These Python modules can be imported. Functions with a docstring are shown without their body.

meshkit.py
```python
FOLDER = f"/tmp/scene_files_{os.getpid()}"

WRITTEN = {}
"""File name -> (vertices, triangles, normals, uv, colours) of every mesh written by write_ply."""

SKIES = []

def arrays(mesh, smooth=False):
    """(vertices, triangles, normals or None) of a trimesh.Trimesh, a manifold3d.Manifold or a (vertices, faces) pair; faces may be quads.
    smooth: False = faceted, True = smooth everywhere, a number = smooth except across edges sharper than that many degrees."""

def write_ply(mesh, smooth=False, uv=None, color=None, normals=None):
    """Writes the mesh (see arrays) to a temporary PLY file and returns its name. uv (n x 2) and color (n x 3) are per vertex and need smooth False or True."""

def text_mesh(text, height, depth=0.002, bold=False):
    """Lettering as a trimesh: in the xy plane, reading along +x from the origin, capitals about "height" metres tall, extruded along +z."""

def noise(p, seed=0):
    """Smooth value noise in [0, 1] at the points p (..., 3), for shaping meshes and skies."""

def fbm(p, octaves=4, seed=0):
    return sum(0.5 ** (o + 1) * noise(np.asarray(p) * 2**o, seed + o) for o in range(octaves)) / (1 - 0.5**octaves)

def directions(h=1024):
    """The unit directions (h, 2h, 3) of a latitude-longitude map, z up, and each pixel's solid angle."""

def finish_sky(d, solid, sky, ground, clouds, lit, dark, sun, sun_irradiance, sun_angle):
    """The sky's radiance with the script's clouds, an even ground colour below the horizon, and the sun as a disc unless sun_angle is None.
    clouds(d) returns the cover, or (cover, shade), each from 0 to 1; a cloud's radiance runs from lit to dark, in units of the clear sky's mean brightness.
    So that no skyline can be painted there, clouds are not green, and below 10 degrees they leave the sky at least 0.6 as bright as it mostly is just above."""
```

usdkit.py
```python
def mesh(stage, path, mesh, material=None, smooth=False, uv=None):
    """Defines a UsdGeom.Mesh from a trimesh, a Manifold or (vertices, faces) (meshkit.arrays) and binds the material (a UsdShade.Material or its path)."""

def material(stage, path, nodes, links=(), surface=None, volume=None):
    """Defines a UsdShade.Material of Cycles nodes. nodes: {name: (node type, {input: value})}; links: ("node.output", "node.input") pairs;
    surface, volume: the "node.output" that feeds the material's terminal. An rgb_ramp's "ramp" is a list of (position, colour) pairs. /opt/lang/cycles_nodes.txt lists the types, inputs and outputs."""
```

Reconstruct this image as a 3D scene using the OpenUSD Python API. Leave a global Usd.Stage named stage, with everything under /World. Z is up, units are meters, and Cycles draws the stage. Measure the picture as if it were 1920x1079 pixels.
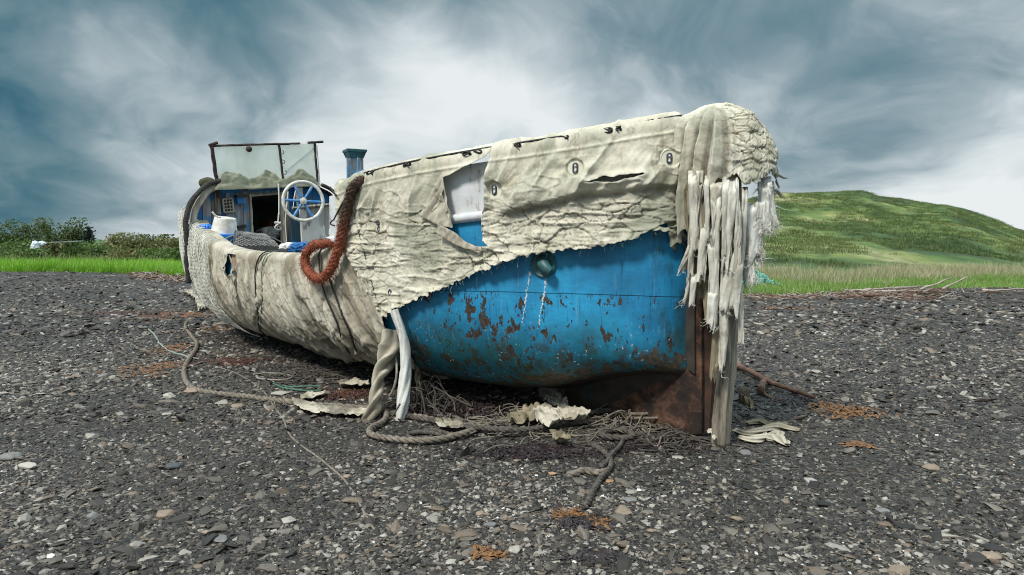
import math, random
import numpy as np
import trimesh, shapely
from shapely.geometry import Polygon, LineString
from scipy.spatial import cKDTree, Delaunay
from scipy.interpolate import PchipInterpolator, LinearNDInterpolator, NearestNDInterpolator
from pxr import Usd, UsdGeom, UsdLux, UsdShade, Gf, Sdf, Vt
import usdkit
from meshkit import noise as vnoise, fbm

stage = Usd.Stage.CreateInMemory()
UsdGeom.SetStageUpAxis(stage, 'Z')
UsdGeom.SetStageMetersPerUnit(stage, 1.0)
UsdGeom.Xform.Define(stage, '/World')
UsdGeom.Scope.Define(stage, '/World/Looks')
rng = np.random.default_rng(7)
random.seed(7)

# ------------------------------------------------------------------ camera, sky, sun, exposure
EYE = np.array([0.0, 0.0, 1.6])
PITCH = math.atan2(539.5 - 450.0, 1280.0)
EXPOSURE = 1.3
SUN_TO = np.array([-0.42, -0.56, 0.86]); SUN_TO /= np.linalg.norm(SUN_TO)
SUN_INT, SUN_ANGLE, SKY_STRENGTH = 0.40, 10.0, 0.1

cam = UsdGeom.Camera.Define(stage, '/World/camera')
cam.AddTranslateOp().Set(Gf.Vec3d(*EYE))
cam.AddRotateXYZOp().Set(Gf.Vec3f(90 - math.degrees(PITCH), 0, 0))
cam.CreateHorizontalApertureAttr(36.0)
cam.CreateVerticalApertureAttr(36.0 * 575 / 1024)
cam.CreateFocalLengthAttr(24.0)
cam.CreateClippingRangeAttr(Gf.Vec2f(0.05, 5000))
cam.CreateExposureAttr(EXPOSURE)

CF = np.array([0, math.cos(PITCH), -math.sin(PITCH)])
CU = np.array([0, math.sin(PITCH), math.cos(PITCH)])
def ray(u, v):
    u, v = np.asarray(u, float), np.asarray(v, float)
    d = CF + ((539.5 - v) / 1280.0)[..., None] * CU
    d = d + np.stack([(u - 960) / 1280.0, 0 * u, 0 * u], -1)
    return d
def at(u, v, Y):
    d = ray(np.asarray(u, float), np.asarray(v, float))
    return EYE + d * (np.asarray(Y, float) / d[..., 1])[..., None]
def proj(P):
    q = np.asarray(P, float) - EYE
    w = q @ CF
    return 960 + 1280 * q[..., 0] / w, 539.5 - 1280 * (q @ CU) / w

# ------------------------------------------------------------------ small material language
class R(str):
    pass
class Mat:
    def __init__(self):
        self.n, self.l = {}, []
    def new(self, kind, out, **inp):
        name = f'n{len(self.n)}'
        plain = {}
        for k, v in inp.items():
            if isinstance(v, R):
                self.l.append((str(v), f'{name}.{k}'))
            elif v is not None:
                plain[k] = v
        self.n[name] = (kind, plain)
        return R(f'{name}.{out}')
    def pos(self): return self.new('geometry', 'position')
    def map(self, vec, scale=(1, 1, 1), rot=(0, 0, 0), loc=(0, 0, 0)):
        return self.new('mapping', 'vector', vector=vec, scale=scale, rotation=rot, location=loc)
    def noise(self, vec, scale, detail=4, rough=0.55, dist=0.0, out='fac'):
        return self.new('noise_texture', out, vector=vec, scale=scale, detail=detail, roughness=rough, distortion=dist)
    def vor(self, vec, scale, feature='f1', out='distance', rand=1.0):
        return self.new('voronoi_texture', out, vector=vec, scale=scale, feature=feature, randomness=rand)
    def ramp(self, fac, *stops): return self.new('rgb_ramp', 'color', fac=fac, ramp=list(stops))
    def step(self, val, a, b, lo=0.0, hi=1.0):
        return self.new('map_range', 'result', value=val, from_min=a, from_max=b, to_min=lo, to_max=hi, clamp=True)
    def mix(self, fac, a, b, mode='mix'): return self.new('mix', 'color', fac=fac, color1=a, color2=b, mix_type=mode)
    def m(self, op, a, b=None, c=None): return self.new('math', 'value', math_type=op, value1=a, value2=b, value3=c)
    def bump(self, h, dist, strength=1.0, normal=None): return self.new('bump', 'normal', height=h, distance=dist, strength=strength, normal=normal)
    def bsdf(self, color, rough=0.7, normal=None, **kw):
        return self.new('principled_bsdf', 'BSDF', base_color=color, roughness=rough, normal=normal, **kw)
    def done(self, name, surface): return usdkit.material(stage, f'/World/Looks/{name}', self.n, self.l, surface=str(surface))

# sky: single scattering sky under a broken layer of cloud
_dome = UsdLux.DomeLight.Define(stage, '/World/sky')
def build_sky():
    g = Mat()
    az = math.atan2(SUN_TO[0], SUN_TO[1]); el = math.asin(SUN_TO[2])
    sky = g.new('sky_texture', 'color', sky_type='single_scattering', sun_disc=False, sun_elevation=el, sun_rotation=az)
    d = g.new('geometry', 'position')
    d = g.new('vector_math', 'vector', math_type='normalize', vector1=d)
    x, y, z = (g.new('separate_xyz', o, vector=d) for o in 'xyz')
    zz = g.m('add', g.m('maximum', z, 0.0), 0.42)
    px, py = g.m('divide', x, zz), g.m('divide', y, zz)
    p = g.new('combine_xyz', 'vector', x=px, y=g.m('multiply', py, 0.9), z=0.35)
    warp = g.noise(p, 1.7, 3, 0.5, out='color')
    p2 = g.new('vector_math', 'vector', math_type='multiply_add', vector1=warp, vector2=(0.55, 0.55, 0.3), vector3=p)
    n1 = g.noise(p2, 1.75, 7, 0.50)
    n2 = g.noise(p2, 5.0, 6, 0.54, 0.2)
    val = g.m('add', g.m('multiply', n1, 0.85), g.m('multiply', n2, 0.62))          # mean about 0.68
    val = g.m('add', g.m('multiply', g.m('subtract', val, 0.735), 1.3), 0.58)
    def lobe(u, v, rad_px, amount):
        nonlocal val
        dd = ray(u, v); dd = dd / np.linalg.norm(dd)
        k = 2.0 / (rad_px / 1280.0) ** 2
        dot = g.new('vector_math', 'value', math_type='dot_product', vector1=d, vector2=tuple(dd))
        e = g.m('exponent', g.m('multiply', g.m('subtract', dot, 1.0), k))
        val = g.m('multiply_add', e, amount, val)
    for a in SKY_LOBES: lobe(*a)
    val = g.step(val, 0.0, 1.0)
    col = g.ramp(val, (0.0, (0.014, 0.105, 0.165)), (0.2, (0.085, 0.185, 0.235)), (0.42, (0.20, 0.295, 0.34)), (0.64, (0.42, 0.495, 0.53)), (0.84, (0.65, 0.715, 0.74)), (1.0, (0.80, 0.84, 0.85)))
    # an overcast sky brightens towards the zenith
    k = g.m('multiply_add', g.step(z, 0.36, 0.95), ZENITH, 1.0)
    gain = g.m('multiply', k, CLOUD_GAIN)
    cl = g.new('vector_math', 'vector', math_type='scale', vector1=col, scale=gain)
    mixed = g.mix(0.985, sky, cl)
    bg = g.new('background_shader', 'background', color=mixed, strength=SKY_STRENGTH)
    m = g.done('cloudy_sky', bg)
    UsdShade.MaterialBindingAPI.Apply(_dome.GetPrim()).Bind(m)
CLOUD_GAIN = 4.1
ZENITH = 2.6
SKY_LOBES = [(20, 290, 260, -0.50), (320, 80, 280, -0.20), (600, 40, 200, -0.18), (940, 20, 110, -0.26), (1540, 120, 200, -0.14), (1690, 240, 140, -0.10), (60, 40, 200, -0.06), (1300, 20, 160, -0.06), (350, 20, 200, -0.10), (1750, 30, 220, -0.10),
             (840, 180, 240, 0.22), (640, 260, 200, 0.26), (1020, 190, 200, 0.24), (1890, 430, 170, 0.36), (220, 170, 110, 0.22), (1200, 40, 150, -0.30), (1300, 110, 200, 0.08),
             (440, 350, 220, 0.30), (200, 400, 200, 0.22), (1780, 40, 240, 0.20), (800, 80, 80, 0.16), (1880, 250, 160, -0.06)]
build_sky()
_dome.GetPrim().SetCustomDataByKey('kind', 'structure')
_dome.GetPrim().SetCustomDataByKey('label', 'dark blue and white broken storm clouds over the beach')

sun = UsdLux.DistantLight.Define(stage, '/World/sun')
sun.CreateIntensityAttr(SUN_INT); sun.CreateAngleAttr(SUN_ANGLE); sun.CreateNormalizeAttr(True) if hasattr(sun, 'CreateNormalizeAttr') else None
sun.CreateColorAttr(Gf.Vec3f(1.0, 0.955, 0.88))
_q = trimesh.geometry.align_vectors([0, 0, -1], -SUN_TO)
_m = Gf.Matrix4d(*[float(_q[j, i]) for i in range(4) for j in range(4)])
sun.AddTransformOp().Set(_m)

# ------------------------------------------------------------------ object helpers
_used, _base = {}, {'/World': np.zeros(3)}
def path_for(name, parent):
    key = (parent, name)
    n = _used.get(key, -1) + 1
    _used[key] = n
    return f'{parent}/{name}' + (f'_{n:03d}' if n else '')
def _props(prim, label, cat, group, kind):
    for k, v in (('label', label), ('category', cat), ('group', group), ('kind', kind)):
        if v: prim.SetCustomDataByKey(k, v)
def thing(name, label, cat, loc, group=None, kind=None):
    p = path_for(name, '/World')
    x = UsdGeom.Xform.Define(stage, p)
    x.AddTranslateOp().Set(Gf.Vec3d(*map(float, loc)))
    _base[p] = np.asarray(loc, float)
    _props(x.GetPrim(), label, cat, group, kind)
    return p
def obj(name, mesh, mat, parent='/World', smooth=40, label=None, cat=None, group=None, kind=None, attrs=None):
    """One Mesh prim. mesh: trimesh or (v, f) in world coordinates."""
    v, f = (mesh.vertices, mesh.faces) if hasattr(mesh, 'vertices') else mesh
    v, f = np.array(v, float), np.array(f)
    base = _base[parent]
    p = path_for(name, parent)
    if parent == '/World':
        base = np.array([v[:, 0].mean(), v[:, 1].mean(), v[:, 2].min()])
    if attrs is not None: smooth = True
    m = usdkit.mesh(stage, p, (v - base, f), mat, smooth=smooth)
    if parent == '/World':
        m.AddTranslateOp().Set(Gf.Vec3d(*map(float, base)))
    _base[p] = base
    if attrs:
        for k, a in attrs.items():
            UsdGeom.PrimvarsAPI(m).CreatePrimvar(k, Sdf.ValueTypeNames.FloatArray, 'vertex').Set(Vt.FloatArray.FromNumpy(np.asarray(a, np.float32)))
    _props(m.GetPrim(), label, cat, group, kind)
    return p
def cat_mesh(parts):
    vs, fs, n = [], [], 0
    for v, f in ((p.vertices, p.faces) if hasattr(p, 'vertices') else p for p in parts):
        vs.append(np.asarray(v, float)); fs.append(np.asarray(f) + n); n += len(v)
    return np.vstack(vs), np.vstack(fs)

def resample(pts, step):
    pts = np.asarray(pts, float)
    d = np.r_[0, np.cumsum(np.linalg.norm(np.diff(pts, axis=0), axis=1))]
    n = max(2, int(round(d[-1] / step)) + 1)
    t = np.linspace(0, d[-1], n)
    return np.stack([np.interp(t, d, pts[:, k]) for k in range(pts.shape[1])], 1)
def spline(pts, step):
    """Smooth curve through the points, evenly resampled."""
    pts = np.asarray(pts, float)
    d = np.r_[0, np.cumsum(np.maximum(np.linalg.norm(np.diff(pts, axis=0), axis=1), 1e-6) ** 0.5)]
    if len(pts) < 3: return resample(pts, step)
    from scipy.interpolate import CubicSpline
    c = CubicSpline(d, pts, bc_type='natural')
    return resample(c(np.linspace(0, d[-1], 30 * len(pts))), step)
def frames(p):
    t = np.gradient(p, axis=0); t /= np.maximum(np.linalg.norm(t, axis=1, keepdims=True), 1e-9)
    a = np.array([0, 0, 1.0]) if abs(t[0, 2]) < 0.9 else np.array([1.0, 0, 0])
    n = np.cross(t[0], a); n /= np.linalg.norm(n)
    N = [n]
    for i in range(1, len(p)):
        n = N[-1] - t[i] * (N[-1] @ t[i]); n /= max(np.linalg.norm(n), 1e-9); N.append(n)
    N = np.array(N)
    return t, N, np.cross(t, N)
def tube(p, r, k=8, cap=True):
    p = np.asarray(p, float); r = np.broadcast_to(np.asarray(r, float), len(p))
    t, n, b = frames(p)
    th = np.arange(k) / k * 2 * np.pi
    v = p[:, None] + r[:, None, None] * (np.cos(th)[None, :, None] * n[:, None] + np.sin(th)[None, :, None] * b[:, None])
    v = v.reshape(-1, 3)
    i, j = np.meshgrid(np.arange(len(p) - 1), np.arange(k), indexing='ij')
    a, c = i * k + j, i * k + (j + 1) % k
    f = np.vstack([np.stack([a, c, a + k], -1).reshape(-1, 3), np.stack([c, c + k, a + k], -1).reshape(-1, 3)])
    if cap:
        v = np.vstack([v, p[0], p[-1]])
        m, e = len(v) - 2, (len(p) - 1) * k
        jj = np.arange(k)
        f = np.vstack([f, np.stack([(jj + 1) % k, jj, 0 * jj + m], -1), np.stack([e + jj, e + (jj + 1) % k, 0 * jj + m + 1], -1)])
    return v, f
def rope(p, R_, strands=3, pitch=None, k=6, wob=0.0, seed=0):
    """Laid rope: strands twisted round the path (evenly sampled)."""
    t, n, b = frames(p)
    d = np.r_[0, np.cumsum(np.linalg.norm(np.diff(p, axis=0), axis=1))]
    pitch = pitch or R_ * 7
    rs = R_ * (0.54 if strands == 3 else 0.46)
    out = []
    for q in range(strands):
        a = 2 * np.pi * (d / pitch + q / strands)
        c = p + (R_ - rs) * (np.cos(a)[:, None] * n + np.sin(a)[:, None] * b)
        rr = rs * (1 + wob * (fbm(np.stack([d * 20, 0 * d + q, 0 * d + seed], 1), 2) - 0.5))
        out.append(tube(c, rr, k))
    return cat_mesh(out)
def grid_mesh(P):
    n, m = P.shape[:2]
    i, j = np.meshgrid(np.arange(n - 1), np.arange(m - 1), indexing='ij')
    a = i * m + j
    f = np.vstack([np.stack([a, a + m, a + 1], -1).reshape(-1, 3), np.stack([a + 1, a + m, a + m + 1], -1).reshape(-1, 3)])
    return P.reshape(-1, 3), f
def vnormals(v, f):
    n = np.zeros_like(v); fn = np.cross(v[f[:, 1]] - v[f[:, 0]], v[f[:, 2]] - v[f[:, 0]])
    for k in range(3): np.add.at(n, f[:, k], fn)
    return n / np.maximum(np.linalg.norm(n, axis=1, keepdims=True), 1e-12)
def solidify(v, f, t):
    """Gives a sheet its thickness (behind its front face). The first len(v) vertices stay the front's."""
    n = vnormals(v, f)
    N = len(v)
    e = np.vstack([f[:, [0, 1]], f[:, [1, 2]], f[:, [2, 0]]])
    key = np.sort(e, 1); kk = key[:, 0].astype(np.int64) * N + key[:, 1]
    u, inv, cnt = np.unique(kk, return_inverse=True, return_counts=True)
    be = e[cnt[inv] == 1]
    V = np.vstack([v, v - n * t])
    F = np.vstack([f, f[:, ::-1] + N, np.stack([be[:, 0], be[:, 0] + N, be[:, 1]], 1), np.stack([be[:, 1], be[:, 0] + N, be[:, 1] + N], 1)])
    return V, F
def box(x0, x1, y0, y1, z0, z1):
    m = trimesh.creation.box([x1 - x0, y1 - y0, z1 - z0]); m.apply_translation([(x0 + x1) / 2, (y0 + y1) / 2, (z0 + z1) / 2]); return m
def rag(pts, amp, step, seed, freq=1.0):
    """A polyline with a torn edge."""
    q = resample(pts, step)
    t = np.gradient(q, axis=0); t /= np.maximum(np.linalg.norm(t, axis=1, keepdims=True), 1e-9)
    s = np.arange(len(q)) * freq
    k = (fbm(np.stack([s * 0.35, 0 * s, 0 * s + seed], 1), 4, seed) - 0.5) * 2 * amp
    k *= np.minimum(1, np.minimum(np.arange(len(q)), np.arange(len(q))[::-1]) / 2.0)
    return q + np.stack([-t[:, 1], t[:, 0]], 1) * k[:, None]
def fill(poly, h, seed=0):
    """Triangulates a 2-D polygon (with holes) with inner points about h apart."""
    r = np.random.default_rng(seed)
    if poly.geom_type != 'Polygon': poly = max(poly.geoms, key=lambda g: g.area)
    rings = [poly.exterior] + list(poly.interiors)
    pts = []
    for c in rings:
        q = np.array(c.coords); w = []
        for a, b in zip(q[:-1], q[1:]):
            m = max(1, int(np.linalg.norm(b - a) / (h * 0.9)))
            w += [a + (b - a) * k / m for k in range(m)]
        w = np.array(w); ok = np.r_[True, np.linalg.norm(np.diff(w, axis=0), axis=1) > 1e-5]
        pts.append(w[ok])
    x0, y0, x1, y1 = poly.bounds
    gx, gy = np.meshgrid(np.arange(x0, x1, h), np.arange(y0, y1, h * 0.87))
    gx = gx + (np.arange(gx.shape[0]) % 2)[:, None] * h / 2
    g = np.stack([gx.ravel(), gy.ravel()], 1) + r.uniform(-0.22, 0.22, (gx.size, 2)) * h
    inner = poly.buffer(-h * 0.55)
    g = g[shapely.contains_xy(inner, g[:, 0], g[:, 1])]
    p = np.vstack(pts + [g])
    tri = Delaunay(p).simplices
    c = p[tri].mean(1)
    tri = tri[shapely.contains_xy(poly, c[:, 0], c[:, 1])]
    a, b_, c_ = p[tri[:, 0]], p[tri[:, 1]], p[tri[:, 2]]
    cr = (b_[:, 0] - a[:, 0]) * (c_[:, 1] - a[:, 1]) - (b_[:, 1] - a[:, 1]) * (c_[:, 0] - a[:, 0])
    tri[cr < 0] = tri[cr < 0][:, ::-1]
    tri = tri[np.abs(cr) > 1e-9]
    return p, tri
def worley(p, cell, seed=0):
    """(F1, F2 - F1, cell random) of a jittered point pattern, in units of the cell."""
    r = np.random.default_rng(seed)
    lo, hi = p.min(0) - 2 * cell, p.max(0) + 2 * cell
    n = np.ceil((hi - lo) / cell).astype(int)
    g = np.stack(np.meshgrid(np.arange(n[0]), np.arange(n[1]), indexing='ij'), -1).reshape(-1, 2) + r.uniform(0, 1, (n[0] * n[1], 2))
    g = lo + g * cell
    d, i = cKDTree(g).query(p, k=2)
    return d[:, 0] / cell, (d[:, 1] - d[:, 0]) / cell, r.uniform(0, 1, len(g))[i[:, 0]], (p - g[i[:, 0]]) / cell, r.uniform(-1, 1, (len(g), 2))[i[:, 0]]
def sstep(x, a, b):
    t = np.clip((x - a) / (b - a), 0, 1); return t * t * (3 - 2 * t)
# ------------------------------------------------------------------ materials of the land
def mat_shingle():
    g = Mat(); p = g.pos()
    c = g.vor(p, 38, out='color'); d = g.vor(p, 38)
    r = g.new('separate_color', 'r', color=c)
    col = g.ramp(r, (0, (0.010, 0.010, 0.009)), (0.5, (0.022, 0.021, 0.019)), (0.85, (0.05, 0.046, 0.04)), (1, (0.12, 0.11, 0.095)))
    big = g.noise(p, 0.55, 4)
    col = g.mix(g.step(big, 0.5, 0.72), col, (0.04, 0.032, 0.025))
    h = g.m('add', g.m('multiply', g.m('subtract', 1.0, d), 0.8), g.m('multiply', g.noise(p, 160, 3), 0.3))
    return g.done('shingle_bed', g.bsdf(col, 0.75, g.bump(h, 0.02, 0.8)))
def mat_stone(name, c0, c1, rough=0.62):
    g = Mat(); p = g.pos()
    rnd = g.new('object_info', 'random')
    col = g.mix(rnd, c0, c1)
    sp = g.noise(p, 60, 4, 0.65)
    col = g.mix(g.step(sp, 0.35, 0.75, 0.0, 0.55), col, g.mix(0.6, col, (0.02, 0.02, 0.02)))
    return g.done(name, g.bsdf(col, rough, g.bump(sp, 0.004, 0.5)))
def mat_grass(name, c0, c1, c2, scale=0.25):
    g = Mat(); p = g.pos()
    n = g.noise(p, scale, 4, 0.6); rnd = g.new('object_info', 'random')
    col = g.mix(g.step(n, 0.35, 0.65), c0, c1)
    col = g.mix(g.step(rnd, 0.5, 1.0), col, c2)
    a = g.bsdf(col, 0.6); b = g.new('translucent_bsdf', 'BSDF', color=col)
    return g.done(name, g.new('mix_closure', 'closure', fac=0.35, closure1=a, closure2=b))
def mat_turf():
    g = Mat(); p = g.pos()
    n = g.noise(p, 0.35, 6, 0.6); n2 = g.noise(p, 6, 4, 0.6)
    col = g.ramp(n, (0.3, (0.03, 0.075, 0.012)), (0.55, (0.06, 0.13, 0.02)), (0.7, (0.12, 0.15, 0.05)))
    col = g.mix(g.step(n2, 0.3, 0.7, 0, 0.5), col, (0.02, 0.04, 0.01))
    return g.done('meadow_turf', g.bsdf(col, 0.8, g.bump(n2, 0.1, 0.8)))
def mat_hill():
    g = Mat(); p = g.pos()
    q = g.map(p, scale=(0.06, 0.075, 0.30), rot=(0.0, 0.25, 0.0))
    n = g.noise(q, 1.0, 7, 0.62, 0.6)
    fine = g.noise(g.map(p, scale=(0.5, 0.35, 1.6)), 1.0, 6, 0.65, 0.4)
    col = g.ramp(n, (0.38, (0.011, 0.028, 0.008)), (0.47, (0.036, 0.078, 0.014)), (0.53, (0.10, 0.155, 0.030)), (0.60, (0.20, 0.235, 0.07)), (0.68, (0.32, 0.31, 0.15)))
    col = g.mix(g.step(fine, 0.42, 0.66, 0, 0.72), col, (0.028, 0.055, 0.016))
    col = g.mix(g.step(g.noise(p, 0.11, 3), 0.56, 0.66, 0, 0.55), col, (0.07, 0.16, 0.022))
    bare = g.noise(g.map(p, scale=(0.06, 0.06, 0.3), loc=(3.1, 1.7, 0)), 1.0, 5, 0.6)
    col = g.mix(g.step(bare, 0.60, 0.68, 0, 0.6), col, (0.10, 0.085, 0.06))
    return g.done('hill_grass', g.bsdf(col, 0.85, g.bump(fine, 0.8, 0.9)))
M = {}
M['shingle'] = mat_shingle(); M['turf'] = mat_turf(); M['hill'] = mat_hill()
M['grass'] = mat_grass('fresh_grass', (0.13, 0.31, 0.012), (0.20, 0.42, 0.02), (0.26, 0.42, 0.07))
M['grass_right'] = mat_grass('rough_grass', (0.11, 0.23, 0.03), (0.18, 0.31, 0.055), (0.28, 0.31, 0.11))
M['dry'] = mat_grass('dry_grass', (0.40, 0.35, 0.20), (0.20, 0.22, 0.09), (0.50, 0.45, 0.32))
M['heath'] = mat_grass('hill_tussock', (0.035, 0.075, 0.014), (0.11, 0.15, 0.035), (0.15, 0.17, 0.06), 0.07)

# ------------------------------------------------------------------ ground
EDGE_PX = np.array([(-900, 512), (-300, 511), (0, 510), (90, 510), (180, 512), (260, 513), (345, 521), (600, 535), (1000, 548), (1390, 554), (1480, 554), (1560, 552), (1640, 550), (1700, 547), (1780, 549), (1860, 548), (1920, 549), (2300, 551), (3000, 552)], float)
def on_ground(u, v, z=0.0):
    d = ray(u, v); return EYE + d * ((z - EYE[2]) / d[..., 2])[..., None]
EDGE = on_ground(EDGE_PX[:, 0], EDGE_PX[:, 1])
def edge_y(x): return np.interp(x, EDGE[:, 0], EDGE[:, 1])
def gz(x, y):
    x, y = np.asarray(x, float), np.asarray(y, float)
    q = np.stack([x, y, 0 * x], -1)
    z = 0.10 * (fbm(q * 0.35, 4, 3) - 0.5) + 0.035 * (fbm(q * 2.2, 3, 5) - 0.5)
    near = np.exp(-((x - 0.2) ** 2 / 9 + (y - 6) ** 2 / 9))
    z = z * (1 - 0.6 * near)
    # bank of wrack thrown up on the right
    e = edge_y(x)
    z = z + 0.16 * np.exp(-((y - e + 1.2) / 1.3) ** 2) * sstep(x, 8, 12)
    # shingle banked up along the keel of the stranded boat
    dx, dy = x + 4.1, y - 11.5
    a_, o_ = dx * 0.6766 - dy * 0.7363, -dx * 0.7363 - dy * 0.6766
    z = z + 0.10 * np.exp(-(o_ / 0.75) ** 2) * sstep(a_, -1.5, 1.5) * sstep(a_, 6.9, 5.6)
    return z + 0.02
def ground_at(u, v):
    """Where the ray through a pixel meets the shingle."""
    P = on_ground(u, v)
    for _ in range(6): P = on_ground(u, v, gz(P[..., 0], P[..., 1]))
    return P
def build_ground():
    xs = np.r_[np.linspace(-60, -14, 40), np.linspace(-13.7, 16, 260), np.linspace(16.5, 60, 40)]
    t = np.r_[np.linspace(0, 0.4, 12)[:-1], np.linspace(0.4, 1, 260)]
    X, T = np.meshgrid(xs, t, indexing='xy')
    E = edge_y(X) + 1.2 * (fbm(np.stack([X * 0.6, 0 * X, 0 * X], -1), 4, 9) - 0.5)
    Y = -22 + (E + 22) * T
    Z = gz(X, Y)
    P = np.stack([X, Y, Z], -1)
    v, f = grid_mesh(P)
    obj('shingle_beach', (v, f[:, ::-1]), M['shingle'], smooth=True, kind='structure', label='dark slate shingle beach strewn with pale pebbles')
    a = np.array([-2500, -600, -200, -80, -40, -20, 0, 20, 40, 80, 200, 600, 2500.0])
    X, Y = np.meshgrid(a, np.r_[-2500, -400, -60, 0, 8, 14, 18, 22, 26, 30, 34, 40, 60, 100, 400, 1000, 3000], indexing='xy')
    v, f = grid_mesh(np.stack([X, Y, 0 * X - 0.10], -1))
    obj('meadow', (v, f[:, ::-1]), M['turf'], smooth=True, kind='structure', label='flat green meadow behind the beach')
build_ground()

# hill
CREST = np.array([(900, 520), (1040, 500), (1150, 455), (1260, 420), (1380, 388), (1440, 374), (1470, 370), (1560, 371), (1610, 371), (1640, 376), (1700, 383), (1760, 387), (1800, 397), (1850, 414), (1920, 437), (2050, 470), (2250, 500), (2500, 520)], float)
def build_hill():
    us = np.linspace(900, 2500, 420)
    ts = np.r_[np.linspace(0, 1, 190), 1 + np.linspace(0, 0.9, 30)[1:]]
    U, T = np.meshgrid(us, ts, indexing='xy')
    cv = PchipInterpolator(CREST[:, 0], CREST[:, 1])(U)
    Yc = 118 + 14 * np.sin(U / 240.0); Yb = 33 + 0.004 * np.abs(U - 1500)
    Zc = 1.6 + (450 - cv) / 1280 * Yc
    Y = Yb + (Yc - Yb) * T
    prof = np.where(T < 1, 0.25 * T + 0.75 * np.sin(np.clip(T, 0, 1) * np.pi / 2) ** 1.25, 1 - 0.9 * (np.clip(T - 1, 0, 1)) ** 1.6)
    X = (U - 960) / 1280 * Y
    q = np.stack([X, Y, 0 * X], -1)
    Z = -0.2 + (Zc + 0.2) * prof
    amp = np.clip(T * 3, 0, 1) * np.clip((Zc + 0.3) / 4, 0, 1)
    bump = 2.2 * (fbm(q * 0.06, 5, 21) - 0.5) + 1.3 * (fbm(q * np.array([0.14, 0.3, 1]), 5, 22) - 0.5) + 0.55 * (fbm(q * np.array([0.6, 0.7, 1]), 4, 24) - 0.5)
    keep = 1 - 0.62 * np.exp(-((T - 1) / 0.12) ** 2)
    Z = Z + amp * bump * keep
    v, f = grid_mesh(np.stack([X, Y, Z], -1))
    obj('grassy_hill', (v, f[:, ::-1]), M['hill'], smooth=True, kind='structure', label='rounded green grassy hill behind the stern of the boat')
    return X, Y, Z
HX, HY, HZ = build_hill()
_hill_z = LinearNDInterpolator(np.stack([HX[::3, ::3].ravel(), HY[::3, ::3].ravel()], 1), HZ[::3, ::3].ravel())

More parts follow.
